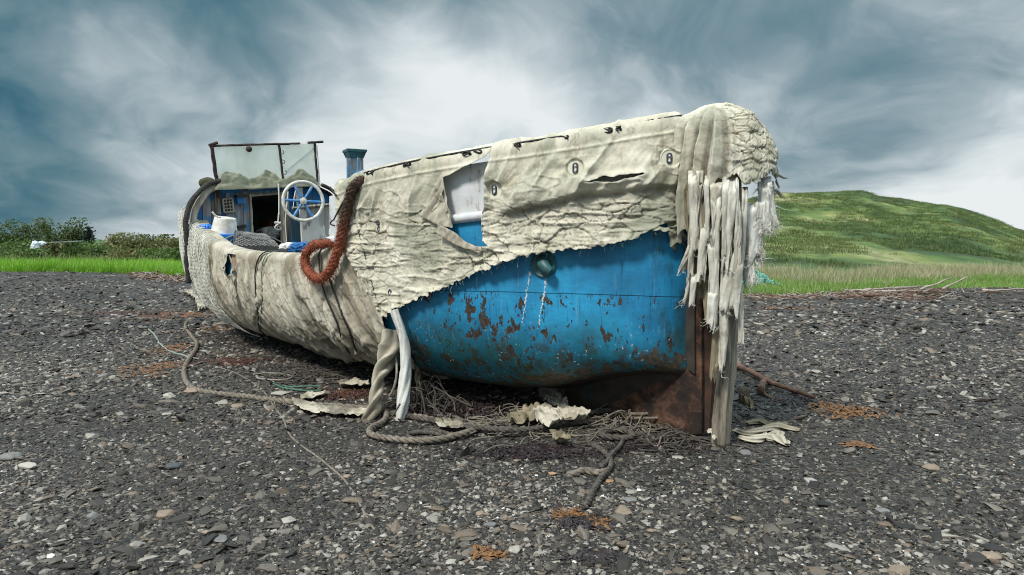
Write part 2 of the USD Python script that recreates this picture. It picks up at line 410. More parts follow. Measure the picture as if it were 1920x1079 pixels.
# ------------------------------------------------------------------ instanced cover (nobody could count it)
def tuft(n, h, spread, lean, w, seed):
    r = np.random.default_rng(seed); V, F = [], []
    for i in range(n):
        a = r.uniform(0, 2 * np.pi); c = r.uniform(-spread, spread, 2); hh = h * r.uniform(0.5, 1.1); l = lean * r.uniform(0.2, 1.2) * hh
        d = np.array([np.cos(a), np.sin(a), 0]); s = np.array([-d[1], d[0], 0]) * w / 2
        b = np.array([*c, 0]); m = b + d * l * 0.35 + [0, 0, hh * 0.6]; t = b + d * l + [0, 0, hh]
        k = len(V); V += [b - s, b + s, m - s * 0.8, m + s * 0.8, t]
        F += [(k, k + 1, k + 2), (k + 1, k + 3, k + 2), (k + 2, k + 3, k + 4)]
    return np.array(V), np.array(F)
def scatter(name, label, protos, pos, scale, yaw, tilt=None, pick=None, seed=0):
    """One PointInstancer of many small alike pieces."""
    r = np.random.default_rng(seed)
    p = path_for(name, '/World')
    pi = UsdGeom.PointInstancer.Define(stage, p)
    _props(pi.GetPrim(), label, None, None, 'stuff')
    UsdGeom.Scope.Define(stage, p + '/Prototypes')
    for k, (mesh, mat, sm) in enumerate(protos):
        m = usdkit.mesh(stage, f'{p}/Prototypes/piece_{k + 1:03d}', mesh, mat, smooth=sm)
        pi.GetPrototypesRel().AddTarget(m.GetPath())
    n = len(pos)
    ids = r.integers(0, len(protos), n) if pick is None else pick
    pi.CreateProtoIndicesAttr(Vt.IntArray.FromNumpy(ids.astype(np.int32)))
    pi.CreatePositionsAttr(Vt.Vec3fArray.FromNumpy(pos.astype(np.float32)))
    sc = np.asarray(scale, float); sc = np.repeat(sc[:, None], 3, 1) if sc.ndim == 1 else sc
    pi.CreateScalesAttr(Vt.Vec3fArray.FromNumpy(sc.astype(np.float32)))
    # yaw about z, then a tilt about a random level axis
    q = np.stack([np.cos(yaw / 2), 0 * yaw, 0 * yaw, np.sin(yaw / 2)], 1)
    if tilt is not None:
        a = r.uniform(0, 2 * np.pi, n); w, s = np.cos(tilt / 2), np.sin(tilt / 2)
        tx, ty = s * np.cos(a), s * np.sin(a)
        q = np.stack([w * q[:, 0], tx * q[:, 0] + ty * q[:, 3], ty * q[:, 0] - tx * q[:, 3], w * q[:, 3]], 1)
    pi.CreateOrientationsAttr(Vt.QuathArray([Gf.Quath(*map(float, x)) for x in q]))
    return p

def stone(seed, flat=0.4, n=16, long_=1.4):
    r = np.random.default_rng(seed)
    v = r.normal(size=(n, 3)); v /= np.linalg.norm(v, axis=1, keepdims=True)
    v *= r.uniform(0.75, 1.0, (n, 1))
    h = trimesh.convex.convex_hull(v * [long_ * 0.5, 0.5, flat * 0.5])
    return np.array(h.vertices), np.array(h.faces)
STONES = [mat_stone('stone_black', (0.010, 0.0085, 0.007), (0.030, 0.025, 0.020)), mat_stone('stone_charcoal', (0.024, 0.0205, 0.016), (0.064, 0.053, 0.042)),
          mat_stone('stone_grey', (0.075, 0.065, 0.052), (0.175, 0.153, 0.126)), mat_stone('stone_tan', (0.095, 0.072, 0.052), (0.19, 0.145, 0.105)),
          mat_stone('stone_pale', (0.20, 0.185, 0.16), (0.36, 0.33, 0.285)), mat_stone('shell_white', (0.62, 0.60, 0.57), (0.78, 0.76, 0.72), 0.45)]
def build_gravel():
    r = np.random.default_rng(11)
    protos, kinds = [], []
    for k in range(6):
        for s in range(6):
            protos.append((stone(100 + 10 * k + s, (0.3, 0.45, 0.6, 0.25, 0.5, 0.4)[s], 14 + 2 * (s % 3), (1.3, 1.1, 1.2, 1.7, 1.5, 1.9)[s]), STONES[k], False)); kinds.append(k)
    P, S = [], []
    def band(u0, u1, v0, v1, n, smin, smax, power):
        # spread evenly over the ground that lies between two distances
        Y0, Y1 = 1.6 * 1280 / (v1 - 450), 1.6 * 1280 / (v0 - 450)
        Y = Y0 * (Y1 / Y0) ** r.uniform(0, 1, n)
        X = (r.uniform(u0, u1, n) - 960) / 1280 * Y
        s = smin * (smax / smin) ** (r.uniform(0, 1, n) ** power)
        P.append(np.stack([X, Y], 1)); S.append(s)
    band(-420, 2340, 780, 1180, 104000, 0.008, 0.046, 1.7)
    band(-160, 2080, 780, 1130, 900, 0.05, 0.12, 2.2)
    band(-420, 2340, 620, 800, 74000, 0.014, 0.075, 1.7)
    band(-160, 2080, 620, 800, 1300, 0.07, 0.15, 2.0)
    band(-420, 2340, 505, 630, 62000, 0.028, 0.17, 1.7)
    P, S = np.vstack(P), np.concatenate(S)
    ok = P[:, 1] < edge_y(P[:, 0]) + 0.3
    P, S = P[ok], S[ok]; n = len(P)
    patch = fbm(np.stack([P[:, 0] * 0.5, P[:, 1] * 0.5, 0 * S], 1), 4, 31)
    fine = fbm(np.stack([P[:, 0] * 1.9, P[:, 1] * 1.9, 0 * S], 1), 3, 33)
    patch = patch + 0.16 * np.exp(-((P[:, 0] + 5.2) / 2.4) ** 2 - ((P[:, 1] - 9.0) / 3.0) ** 2) + 0.10 * np.exp(-((P[:, 0] - 4.5) / 2.2) ** 2 - ((P[:, 1] - 8.0) / 3.5) ** 2)
    k1, k2 = np.clip(patch - 0.42, 0, 1), np.clip(fine - 0.45, 0, 1)
    w = np.stack([0.40 - 0.6 * k1, 0.30 + 0 * S, 0.19 + 0.3 * k1, 0.05 + 0.75 * k1 * (0.4 + 3 * k2), 0.026 + 0.55 * k1 + 0.35 * k2, 0.003 + 0.09 * k2 * k1 * 4], 1)
    w = np.cumsum(w / w.sum(1, keepdims=True), 1)
    k = (r.uniform(0, 1, n)[:, None] > w).sum(1)
    S = np.where(k == 5, np.minimum(S, 0.03 + 0.004 * P[:, 1]) * 0.7, S)
    ids = k * 6 + r.integers(0, 6, n)
    pos = np.column_stack([P, gz(P[:, 0], P[:, 1]) + S * 0.04])
    scatter('shingle_stones', 'loose dark grey slate chips and pebbles with scattered pale ones and shell bits', protos, pos, np.stack([S, S, S * r.uniform(0.8, 1.2, n)], 1), r.uniform(0, 6.28, n), np.abs(r.normal(0, 0.42, n)), ids, 12)
build_gravel()

def build_grass():
    r = np.random.default_rng(5)
    pg = [(tuft(14, 0.30 + 0.07 * s, 0.14, 0.7, 0.022, s), M['grass'], False) for s in range(4)]
    n = 15000
    x = r.uniform(-42, -11, n); y = edge_y(x) + np.abs(r.normal(0, 6, n)) ** 1.0 + r.uniform(-0.3, 0.3, n)
    keep = x > -0.85 * y
    x, y = x[keep], y[keep]
    scatter('fresh_grass', 'bright green grass strip along the left edge of the beach', pg, np.stack([x, y, 0 * x - 0.1], 1), r.uniform(0.7, 1.6, len(x)), r.uniform(0, 6.28, len(x)), None, None, 3)
    n = 800
    y = r.uniform(36.5, 43, n); x = (r.uniform(-60, 352, n) - 960) / 1280 * y
    pt = [(tuft(16, 0.36 + 0.08 * s, 0.25, 0.6, 0.022, s + 80), M[('grass_right', 'dry', 'heath')[s % 3]], False) for s in range(6)]
    scatter('scrub_grass', 'rank grass and dead stems among the scrub on the left', pt, np.stack([x, y, 0 * x - 0.1], 1), r.uniform(0.6, 1.5, n), r.uniform(0, 6.28, n), None, None, 14)
    pr = [(tuft(14, 0.22, 0.12, 0.6, 0.016, s + 20), M['grass_right'], False) for s in range(4)]
    n = 16000
    x = r.uniform(2, 34, n); y = edge_y(x) + np.abs(r.normal(0, 6, n)) + r.uniform(-0.2, 0.3, n)
    scatter('rough_grass', 'low green grass between the shingle and the foot of the hill', pr, np.stack([x, y, 0 * x - 0.1], 1), r.uniform(0.7, 1.5, n), r.uniform(0, 6.28, n), None, None, 4)
    pd = [(tuft(13, 0.36 + 0.08 * s, 0.28, 0.7, 0.013, s + 40), M['dry'], False) for s in range(4)]
    n = 5200
    u = r.uniform(1340, 2150, n); band = 30 + 1.4 * np.sin(u / 90.0) + (u - 1350) * 0.004
    y = band + r.normal(0, 2.8, n); x = (u - 960) / 1280 * y
    k = fbm(np.stack([x * 0.35, y * 0.5, 0 * x], 1), 3, 8) > 0.47
    x, y = x[k], y[k]
    scatter('dry_grass', 'tall straw coloured dry grass in a band at the foot of the hill', pd, np.stack([x, y, 0 * x - 0.1], 1), r.uniform(0.6, 1.25, len(x)), r.uniform(0, 6.28, len(x)), None, None, 6)
    ph = [(tuft(16, 0.22, 0.35, 1.2, 0.03, s + 60), M['heath'], False) for s in range(5)]
    n = 30000
    t = r.uniform(0, 1, n) ** 0.8; u = r.uniform(1340, 2050, n); y = 36 + 88 * t; x = (u - 960) / 1280 * y
    z = _hill_z(np.stack([x, y], 1)); ok = ~np.isnan(z); x, y, z = x[ok], y[ok], z[ok]
    k = fbm(np.stack([x * 0.2, y * 0.2, 0 * x], 1), 4, 18); ok = k > 0.42
    x, y, z = x[ok], y[ok], z[ok]
    scatter('hill_tussocks', 'tussocks of rough grass over the slope of the hill', ph, np.stack([x, y, z - 0.05], 1), r.uniform(0.5, 1.4, len(x)), r.uniform(0, 6.28, len(x)), None, None, 7)
build_grass()
# ------------------------------------------------------------------ the boat's frame: s runs aft along the keel from the cabin front, o to port (towards the camera)
BC = np.array([-4.1, 11.5, 0.0])
AX = np.array([0.68, -0.74, 0.0]); AX /= np.linalg.norm(AX)
NP = np.array([AX[1], -AX[0], 0.0])          # port
def loc(s, o, z): 
    s, o, z = np.broadcast_arrays(np.asarray(s, float), np.asarray(o, float), np.asarray(z, float))
    return BC + s[..., None] * AX + o[..., None] * NP + z[..., None] * np.array([0, 0, 1.0])
_bs = np.array([(-3.0, 0.05), (-2.5, 0.42), (-2, 0.66), (-1, 0.98), (0, 1.2), (1, 1.33), (2, 1.41), (3, 1.45), (4, 1.47), (5, 1.44), (6, 1.31), (6.5, 1.17), (7, 0.98), (7.5, 0.73), (7.9, 0.46), (8.1, 0.26), (8.2, 0.06)])
b_of = PchipInterpolator(_bs[:, 0], _bs[:, 1])
_zb = np.array([(-3, 1.2), (-2, 0.62), (-1, 0.42), (0, 0.32), (1, 0.24), (3, 0.20), (5, 0.18), (6, 0.165), (6.6, 0.19), (7.0, 0.265), (7.3, 0.37), (7.6, 0.46), (7.9, 0.515), (8.2, 0.53)])
zb_of = PchipInterpolator(_zb[:, 0], _zb[:, 1])
def B(s, z):
    s = np.clip(s, -3, 8.2); zb = zb_of(s)
    full = 1.25 + 0.35 * sstep(s, 2, -1.5)
    t = np.clip((z - zb) / (full - zb), 0, 1)
    p = 2.7 - 0.5 * sstep(s, 1.5, -1.5) + 1.1 * sstep(s, 6.6, 7.6)
    return b_of(s) * (1 - (1 - t) ** p) ** (1 / p) + 0.0
def hull(s, z, side=1): return loc(s, side * B(s, z), z)
def hnorm(s, z):
    e = 0.02
    a = hull(s + e, z) - hull(s - e, z); c = hull(s, z + e) - hull(s, z - e)
    n = np.cross(a, c); n /= np.maximum(np.linalg.norm(n, axis=-1, keepdims=True), 1e-9)
    return n * np.sign((n * NP).sum(-1, keepdims=True) + 1e-9) 
# pixel -> (s, z) on the port side
_S, _Z = np.meshgrid(np.r_[np.linspace(-1.2, 7.4, 260), np.linspace(7.42, 8.2, 70)], np.linspace(0.15, 2.95, 240), indexing='ij')
_ok = _Z > zb_of(_S) + 0.004
_P = hull(_S[_ok], _Z[_ok]); _N = hnorm(_S[_ok], _Z[_ok])
_vis = ((EYE - _P) * _N).sum(1) > 0.0
_uv = np.stack(proj(_P[_vis]), 1)
_sz = np.stack([_S[_ok][_vis], _Z[_ok][_vis]], 1)
_lin, _near = LinearNDInterpolator(_uv, _sz), NearestNDInterpolator(_uv, _sz)
def psz(u, v):
    q = np.stack(np.broadcast_arrays(np.asarray(u, float), np.asarray(v, float)), -1)
    shape = q.shape; q = q.reshape(-1, 2)
    r = _lin(q); bad = np.isnan(r).any(-1)
    if bad.any(): r[bad] = _near(q[bad])
    return r.reshape(shape)
def on_axis(u, v, o=0.0):
    """Where the ray meets the upright plane at o from the centre line, as (s, z)."""
    d = ray(u, v); q = EYE - BC - o * NP
    t = -(q @ NP) / (d @ NP); P = EYE + d * t[..., None] - BC
    return np.stack([P @ AX, P[..., 2]], -1)
def on_s(u, v, s=0.0):
    """Where the ray meets the athwartships plane at s, as (o, z)."""
    d = ray(u, v); q = EYE - BC - s * AX
    t = -(q @ AX) / (d @ AX); P = EYE + d * t[..., None] - BC
    return np.stack([P @ NP, P[..., 2]], -1)
def top_line(px, dz):
    px = np.array(px, float); r = []
    ss = np.linspace(-0.5, 8.2, 3000); u, _ = proj(hull(ss, 0 * ss + 2.0))
    for a, b in px:
        s = np.interp(a, u, ss); Y = hull(s, 2.0)[1]
        r.append((s, at(a, b, Y)[2] + dz))
    r = np.array(r); return PchipInterpolator(r[:, 0], r[:, 1], extrapolate=True)
TZ = top_line([(560, 358), (632, 345), (690, 325), (800, 299), (930, 276), (1000, 265), (1100, 249), (1200, 230), (1250, 221), (1290, 212), (1303, 208)], -0.075)
GZ = top_line([(358, 410), (366, 428), (380, 443), (420, 469), (470, 478), (540, 481), (600, 474), (640, 458), (700, 440), (760, 420)], -0.05)

def mat_blue():
    g = Mat(); p = g.pos()
    z = g.new('separate_xyz', 'z', vector=p)
    n = g.noise(p, 1.6, 5, 0.6); fine = g.noise(g.map(p, scale=(1, 1, 3)), 14, 5, 0.6)
    col = g.ramp(n, (0.3, (0.003, 0.085, 0.17)), (0.48, (0.006, 0.18, 0.37)), (0.66, (0.014, 0.29, 0.54)))
    col = g.mix(g.step(fine, 0.35, 0.75, 0.0, 0.35), col, (0.004, 0.10, 0.22))
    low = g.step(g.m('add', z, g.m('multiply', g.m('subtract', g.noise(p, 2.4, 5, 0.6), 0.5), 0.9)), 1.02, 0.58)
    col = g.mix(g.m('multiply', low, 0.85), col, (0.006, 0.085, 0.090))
    alg = g.noise(p, 6.5, 5, 0.62)
    lowz = g.step(z, 0.95, 0.55)
    col = g.mix(g.m('multiply', g.step(alg, 0.50, 0.60), g.m('multiply', lowz, 0.95)), col, (0.032, 0.034, 0.014))
    # flaked paint: upright chips, most of them in the middle band
    band = g.m('multiply', g.step(z, 1.22, 1.02), g.step(z, 0.35, 0.60, 0.6, 1.0))
    big = g.noise(g.map(p, scale=(1, 1, 0.6), loc=(4.7, 2.2, 0.3)), 3.1, 2, 0.5)
    c1 = g.noise(g.map(p, scale=(1, 1, 0.55), loc=(1.3, 0.2, 0)), 13.5, 4, 0.58, 0.3)
    c1 = g.m('add', c1, g.m('multiply', g.m('subtract', big, 0.5), 0.36))
    chip = g.m('multiply', g.step(c1, 0.590, 0.602), g.step(band, 0.2, 0.5))
    c2 = g.noise(g.map(p, scale=(1, 1, 0.5), loc=(7, 3, 0)), 34, 3, 0.5)
    chip = g.m('maximum', chip, g.m('multiply', g.step(g.m('add', c2, g.m('multiply', g.m('subtract', big, 0.5), 0.3)), 0.665, 0.68), g.step(band, 0.1, 0.4)))
    under = g.mix(g.step(g.noise(p, 30, 3), 0.4, 0.6), (0.022, 0.016, 0.012), (0.055, 0.036, 0.026))
    col = g.mix(chip, col, under)
    w = g.noise(g.map(p, scale=(1, 1, 0.7), loc=(2, 9, 1)), 46, 3, 0.5)
    wm = g.m('multiply', g.step(g.m('add', w, g.m('multiply', g.m('subtract', g.noise(p, 4, 2), 0.5), 0.35)), 0.70, 0.725), g.step(z, 1.0, 0.62))
    col = g.mix(wm, col, (0.55, 0.57, 0.53))
    scr = g.noise(g.map(p, scale=(1, 1, 0.06), loc=(0, 5, 2)), 55, 3, 0.6)
    col = g.mix(g.step(scr, 0.60, 0.70, 0, 0.55), col, (0.010, 0.045, 0.060))
    col = g.mix(g.step(g.noise(g.map(p, scale=(1, 1, 0.05), loc=(8, 1, 2)), 38, 3, 0.6), 0.62, 0.72, 0, 0.35), col, (0.20, 0.34, 0.38))
    x = g.new('separate_xyz', 'x', vector=p)
    edge = g.m('subtract', z, g.step(x, -0.2, 1.15, 0.20, 0.53))
    ru = g.m('add', g.noise(g.map(p, scale=(1, 1, 0.7), loc=(6, 2, 4)), 9, 5, 0.65), g.step(edge, 0.30, 0.03, -0.12, 0.16))
    rc = g.mix(g.step(g.noise(p, 22, 4, 0.6), 0.4, 0.6), (0.028, 0.020, 0.013), (0.085, 0.055, 0.028))
    col = g.mix(g.step(ru, 0.56, 0.62, 0, 0.9), col, rc)
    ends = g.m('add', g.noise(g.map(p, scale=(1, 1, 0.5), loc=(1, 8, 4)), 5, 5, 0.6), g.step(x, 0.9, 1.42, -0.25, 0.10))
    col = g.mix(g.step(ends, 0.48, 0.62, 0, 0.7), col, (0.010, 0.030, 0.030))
    h = g.m('add', g.m('multiply', chip, -1.0), g.m('multiply', fine, 0.35))
    return g.done('blue_hull_paint', g.bsdf(col, g.step(chip, 0, 1, 0.58, 0.85), g.bump(h, 0.004, 0.8)))
def mat_wood(name, c0, c1, c2, axis='z', scale=1.0, rough=0.8, paint=None, amount=0.5):
    g = Mat(); p = g.pos()
    sc = {'z': (14, 14, 0.9), 'x': (0.9, 14, 14)}[axis]
    q = g.map(p, scale=tuple(scale * a for a in sc))
    n = g.noise(q, 1.0, 6, 0.65, 0.5)
    col = g.ramp(n, (0.3, c0), (0.5, c1), (0.72, c2))
    if paint is not None:
        rnd = g.new('object_info', 'random')
        off = g.m('multiply', rnd, 0.12)
        m_ = g.step(g.m('add', g.noise(g.map(p, scale=(1, 1, 0.35), loc=(0.4, 3, 1)), 7 * scale, 5, 0.6), g.m('subtract', off, 0.06)), 0.53 - 0.08 * amount, 0.55 - 0.08 * amount)
        shade = g.mix(g.noise(p, 5, 4), paint, tuple(0.55 * c for c in paint))
        col = g.mix(m_, col, shade)
    return g.done(name, g.bsdf(col, rough, g.bump(n, 0.006, 0.7)))
def mat_plain(name, c0, c1, scale=12, rough=0.7, bump=0.003, metallic=0.0, detail=5):
    g = Mat(); p = g.pos(); n = g.noise(p, scale, detail, 0.62)
    return g.done(name, g.bsdf(g.mix(g.step(n, 0.35, 0.65), c0, c1), rough, g.bump(n, bump, 0.8), metallic=metallic))
def mat_rust():
    g = Mat(); p = g.pos(); n = g.noise(p, 4.5, 6, 0.65, 0.5); f = g.noise(p, 30, 4, 0.65)
    col = g.ramp(n, (0.36, (0.008, 0.006, 0.005)), (0.46, (0.030, 0.014, 0.009)), (0.58, (0.095, 0.045, 0.026)), (0.72, (0.19, 0.105, 0.065)))
    col = g.mix(g.step(f, 0.5, 0.65, 0, 0.6), col, (0.03, 0.015, 0.010))
    return g.done('rusted_iron', g.bsdf(col, 0.9, g.bump(g.m('add', n, g.m('multiply', f, 0.4)), 0.03, 0.8)))
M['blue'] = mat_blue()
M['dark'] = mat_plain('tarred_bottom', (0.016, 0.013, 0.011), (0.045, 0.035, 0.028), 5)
M['inside'] = mat_plain('bare_inside', (0.07, 0.06, 0.05), (0.18, 0.165, 0.14), 4)
M['rust'] = mat_rust()
M['rust2'] = mat_plain('dark_rust', (0.02, 0.012, 0.009), (0.07, 0.03, 0.018), 9, 0.9, 0.008)
M['white_paint'] = mat_wood('flaking_white_paint', (0.12, 0.10, 0.08), (0.40, 0.38, 0.35), (0.5, 0.48, 0.45), 'x', 1.0, 0.55, (0.72, 0.74, 0.76), 1.6)
M['deadwood'] = mat_wood('wet_deadwood', (0.012, 0.010, 0.008), (0.035, 0.026, 0.02), (0.07, 0.05, 0.035), 'x', 0.5, 0.7, (0.006, 0.05, 0.06), -0.6)
M['bronze'] = mat_plain('green_bronze', (0.02, 0.05, 0.045), (0.03, 0.13, 0.15), 10, 0.5)
M['prop'] = mat_plain('weathered_propeller', (0.10, 0.09, 0.075), (0.22, 0.2, 0.17), 12, 0.55)
M['hose'] = mat_plain('black_rubber', (0.012, 0.011, 0.010), (0.045, 0.04, 0.035), 24, 0.85, 0.02)
M['white_streak'] = mat_plain('white_drips', (0.38, 0.40, 0.40), (0.60, 0.61, 0.60), 60)
M['post'] = mat_wood('bleached_timber', (0.022, 0.018, 0.014), (0.17, 0.145, 0.11), (0.46, 0.42, 0.34), 'z', 1.3)

BOAT = thing('fishing_boat', 'derelict blue wooden fishing boat with cabin and steering wheel, wrapped in torn tarpaulins', 'boat', BC)

def hull_patch(s0, s1, ds, zlo, zhi, dz, side=1, off=0.0, groove=False):
    """Part of the hull's skin; zlo and zhi are functions of s."""
    s = np.linspace(s0, s1, int((s1 - s0) / ds) + 2)
    t = np.linspace(0, 1, int(1.3 / dz) + 2) ** 1.0
    Sg, T = np.meshgrid(s, t, indexing='ij')
    lo, hi = zlo(Sg), zhi(Sg)
    Zg = lo + (hi - lo) * T
    P = hull(Sg, Zg, side); N = hnorm(Sg, Zg); N = N if side > 0 else N - 2 * (N @ NP)[..., None] * NP
    d = off + 0.006 * (fbm(P * 1.7, 3, 2) - 0.5)
    if groove:
        L = Sg * 1.0 + 0.05 * (Zg - 1)
        for k, c in enumerate(np.arange(5.5, 8.2, 0.17)):
            cc = c + 0.02 * math.sin(k * 2.3); d = d - 0.004 * np.exp(-((L - cc) / 0.006) ** 2)
    return grid_mesh(P + d[..., None] * N)
SEAM = np.array([psz(u, v) for u, v in ((830, 545), (960, 548), (1100, 552), (1200, 555), (1285, 557))])
seam = lambda s: np.interp(s, SEAM[:, 0], SEAM[:, 1])
RAIL = float(psz(880, 408)[1] - TZ(psz(880, 408)[0]))
rail = lambda s: TZ(s) + RAIL
def build_hull():
    flip = lambda vf: (vf[0], vf[1][:, ::-1])
    c = np.full
    # near quarter: two broad strakes with a seam, and dark bottom below
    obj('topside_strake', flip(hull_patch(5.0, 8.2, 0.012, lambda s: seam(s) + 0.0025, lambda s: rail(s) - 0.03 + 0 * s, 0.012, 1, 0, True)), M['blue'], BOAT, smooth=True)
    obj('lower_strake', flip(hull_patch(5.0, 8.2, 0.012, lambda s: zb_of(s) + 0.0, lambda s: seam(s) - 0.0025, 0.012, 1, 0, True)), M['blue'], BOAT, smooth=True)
    obj('seam_batten', flip(hull_patch(5.0, 8.2, 0.04, lambda s: seam(s) - 0.03, lambda s: seam(s) + 0.03, 0.3, 1, -0.012)), M['dark'], BOAT, smooth=True)
    obj('bulwark', flip(hull_patch(4.9, 8.2, 0.03, lambda s: rail(s) + 0.03, lambda s: TZ(s) - 0.03, 0.05, 1, -0.01)), M['white_paint'], BOAT, smooth=True, label='flaking white bulwark above the rubbing rail')
    s = np.linspace(4.9, 8.15, 120)
    pr = hull(s, rail(s)) + hnorm(s, rail(s)) * 0.006
    obj('rubbing_rail', tube(pr, 0.042, 12), M['white_paint'], BOAT, smooth=True)
    # the rest of the skin
    top = lambda s: np.where(s < 0.05, 1.9, np.where(s < 5, GZ(np.clip(s, 0, 5)), GZ(5.0)))
    fw = hull_patch(-3, 5.0, 0.05, lambda s: zb_of(s), lambda s: top(s) - 0.02, 0.05, 1)
    sb = hull_patch(-3, 8.2, 0.05, lambda s: zb_of(s), lambda s: np.where(s < 4.9, top(s) - 0.02, TZ(s) - 0.03), 0.05, -1)
    obj('hull', cat_mesh([flip(fw), sb]), M['blue'], BOAT, smooth=True)
    # bottom: closes the skin under the bilges
    s = np.linspace(-3, 8.2, 120); o = np.linspace(-1, 1, 9)
    Sg, O = np.meshgrid(s, o, indexing='ij')
    P = loc(Sg, O * np.maximum(B(Sg, zb_of(Sg) + 0.01), 0.02), zb_of(Sg) + 0.012 - 0.06 * (1 - np.abs(O)))
    obj('bottom', grid_mesh(P), M['dark'], BOAT, smooth=True)
    # inside lining, sole
    fi = hull_patch(-0.1, 5.0, 0.08, lambda s: 0 * s + 0.75, lambda s: top(s) - 0.02, 0.08, 1, -0.07)
    si = hull_patch(-0.1, 5.0, 0.08, lambda s: 0 * s + 0.75, lambda s: top(s) - 0.02, 0.08, -1, -0.07)
    obj('inner_lining', cat_mesh([fi, flip(si)]), M['inside'], BOAT, smooth=True)
    s = np.linspace(-2.4, 5.4, 40)
    P = np.stack([loc(s, B(s, 0.9) - 0.08, 0.9), loc(s, -B(s, 0.9) + 0.08, 0.9)], 1)
    obj('cockpit_sole', grid_mesh(P), M['inside'], BOAT)
    # keel, sternpost, rudder, skeg: outlines in the plane of the keel
    def plate(name, sz, half, mat, label=None, o=0.0, h=0.05):
        p, f = fill(Polygon(sz), h)
        P = loc(p[:, 0], 0 * p[:, 0] + half + o, p[:, 1]); N = len(P)
        nz = 0.012 * (fbm(P * 5, 3, 4) - 0.5)
        V, F = solidify(P + nz[:, None] * NP, f, 2 * half)
        V2, F2 = solidify(P + nz[:, None] * NP, f[:, ::-1], -2 * half)
        n = vnormals(P, f)
        obj(name, (V, F) if (n[0] @ NP) > 0 else (V2, F2), mat, BOAT, smooth=30, label=label)
    A = lambda *px: [tuple(on_axis(u, v)) for u, v in px]
    plate('keel', [(-2.2, 0.7), (-2.2, 0.5), (-1.6, 0.16), (0, 0.0), (6.3, 0.0), (6.3, 0.20), (0, 0.32), (-1.5, 0.6)], 0.08, M['dark'])
    plate('deadwood', [(6.84, 0.0), (6.84, 0.29), (7.0, 0.33), (7.4, 0.44), (7.8, 0.53), (8.2, 0.55), (8.2, 0.0)], 0.035, M['deadwood'], 'dark wet deadwood planking behind the skeg')
    plate('skeg', A((1120, 775), (1150, 757), (1180, 742), (1205, 730), (1232, 718), (1262, 712), (1285, 690), (1300, 600), (1310, 460), (1322, 460), (1322, 812), (1240, 815), (1060, 815)), 0.05, M['rust'], 'rust brown iron skeg under the counter')
    plate('sternpost', A((1296, 300), (1312, 300), (1312, 700), (1300, 690), (1292, 640)), 0.075, M['dark'])
    plate('rudder', A((1325, 470), (1342, 470), (1340, 700), (1333, 810), (1325, 810)), 0.03, M['rust2'])
    # propeller
    prop = path_for('propeller', BOAT)
    UsdGeom.Xform.Define(stage, prop); _base[prop] = _base[BOAT]
    C = loc(6.66, 0.0, 0.25)
    hub = trimesh.creation.cylinder(0.045, 0.16, sections=16)
    T = trimesh.geometry.align_vectors([0, 0, 1], AX); T[:3, 3] = C; hub.apply_transform(T)
    obj('hub', hub, M['prop'], prop)
    for k in range(3):
        a = math.radians((-128, -48, 85)[k])
        r = np.linspace(0.03, 0.23, 10); w = 0.075 * np.sin(np.clip((r - 0.0) / 0.255, 0, 1) ** 0.8 * np.pi) ** 0.6 + 0.012
        e = math.cos(a) * NP + math.sin(a) * np.array([0, 0, 1.0]); f_ = np.cross(AX, e)
        rows = []
        for q in np.linspace(-1, 1, 7):
            tw = np.radians(25 + 25 * (1 - r / 0.25))
            rows.append(C + r[:, None] * e + (q * w)[:, None] * (np.cos(tw)[:, None] * f_ + np.sin(tw)[:, None] * AX))
        v, f = grid_mesh(np.array(rows)); obj('blade', solidify(v, f, 0.008), M['prop'], prop, smooth=50)
    # hawse fitting on the quarter with two white drip lines
    c_sz = psz(1020, 496); c = hull(*c_sz); n = hnorm(*c_sz)
    fit = path_for('exhaust_outlet', BOAT); UsdGeom.Xform.Define(stage, fit); _base[fit] = _base[BOAT]
    T = trimesh.geometry.align_vectors([0, 0, 1], n)
    def disc(r0, prof):
        m = trimesh.creation.revolve(np.array(prof), sections=36); T2 = T.copy(); T2[:3, 3] = c; m.apply_transform(T2); return m
    obj('flange', disc(0, [(0, -0.02), (0.105, -0.02), (0.108, 0.012), (0.098, 0.026), (0.085, 0.02), (0.06, 0.018), (0, 0.02)]), M['bronze'], fit)
    up = np.array([0, 0, 1.0]) - n * n[2]; up /= np.linalg.norm(up); rt = np.cross(up, n)
    if rt @ np.array([1, 0, 0]) < 0: rt = -rt
    pth = spline([c + n * 0.01 + up * 0.02, c + n * 0.045 + up * 0.005 + rt * 0.01, c + n * 0.075 - up * 0.03 + rt * 0.045, c + n * 0.08 - up * 0.055 + rt * 0.08], 0.008)
    obj('pipe', tube(pth, np.linspace(0.062, 0.034, len(pth)), 14), M['bronze'], fit)
    for i, (pa, pb) in enumerate((((994, 512), (979, 606)), ((1024, 524), (1009, 616)))):
        r = np.random.default_rng(40 + i); parts = []
        for t in np.linspace(0, 1, 46):
            u, v = pa[0] + (pb[0] - pa[0]) * t + r.normal(0, 1.0), pa[1] + (pb[1] - pa[1]) * t
            if r.uniform() < 0.25: continue
            q = psz(u, v); m = trimesh.creation.icosphere(1, 1.0)
            m.apply_scale([1, 0.3, 1.6]); Tm = np.eye(4); Tm[:3, 0] = rt; Tm[:3, 1] = n; Tm[:3, 2] = up; Tm[:3, 3] = hull(*q)
            m.apply_scale(0.012 * r.uniform(0.2, 0.8) * (1 - 0.4 * t)); m.apply_transform(Tm); parts.append(m)
        obj('white_drip', cat_mesh(parts), M['white_streak'], BOAT, smooth=True, kind='stuff')
build_hull()
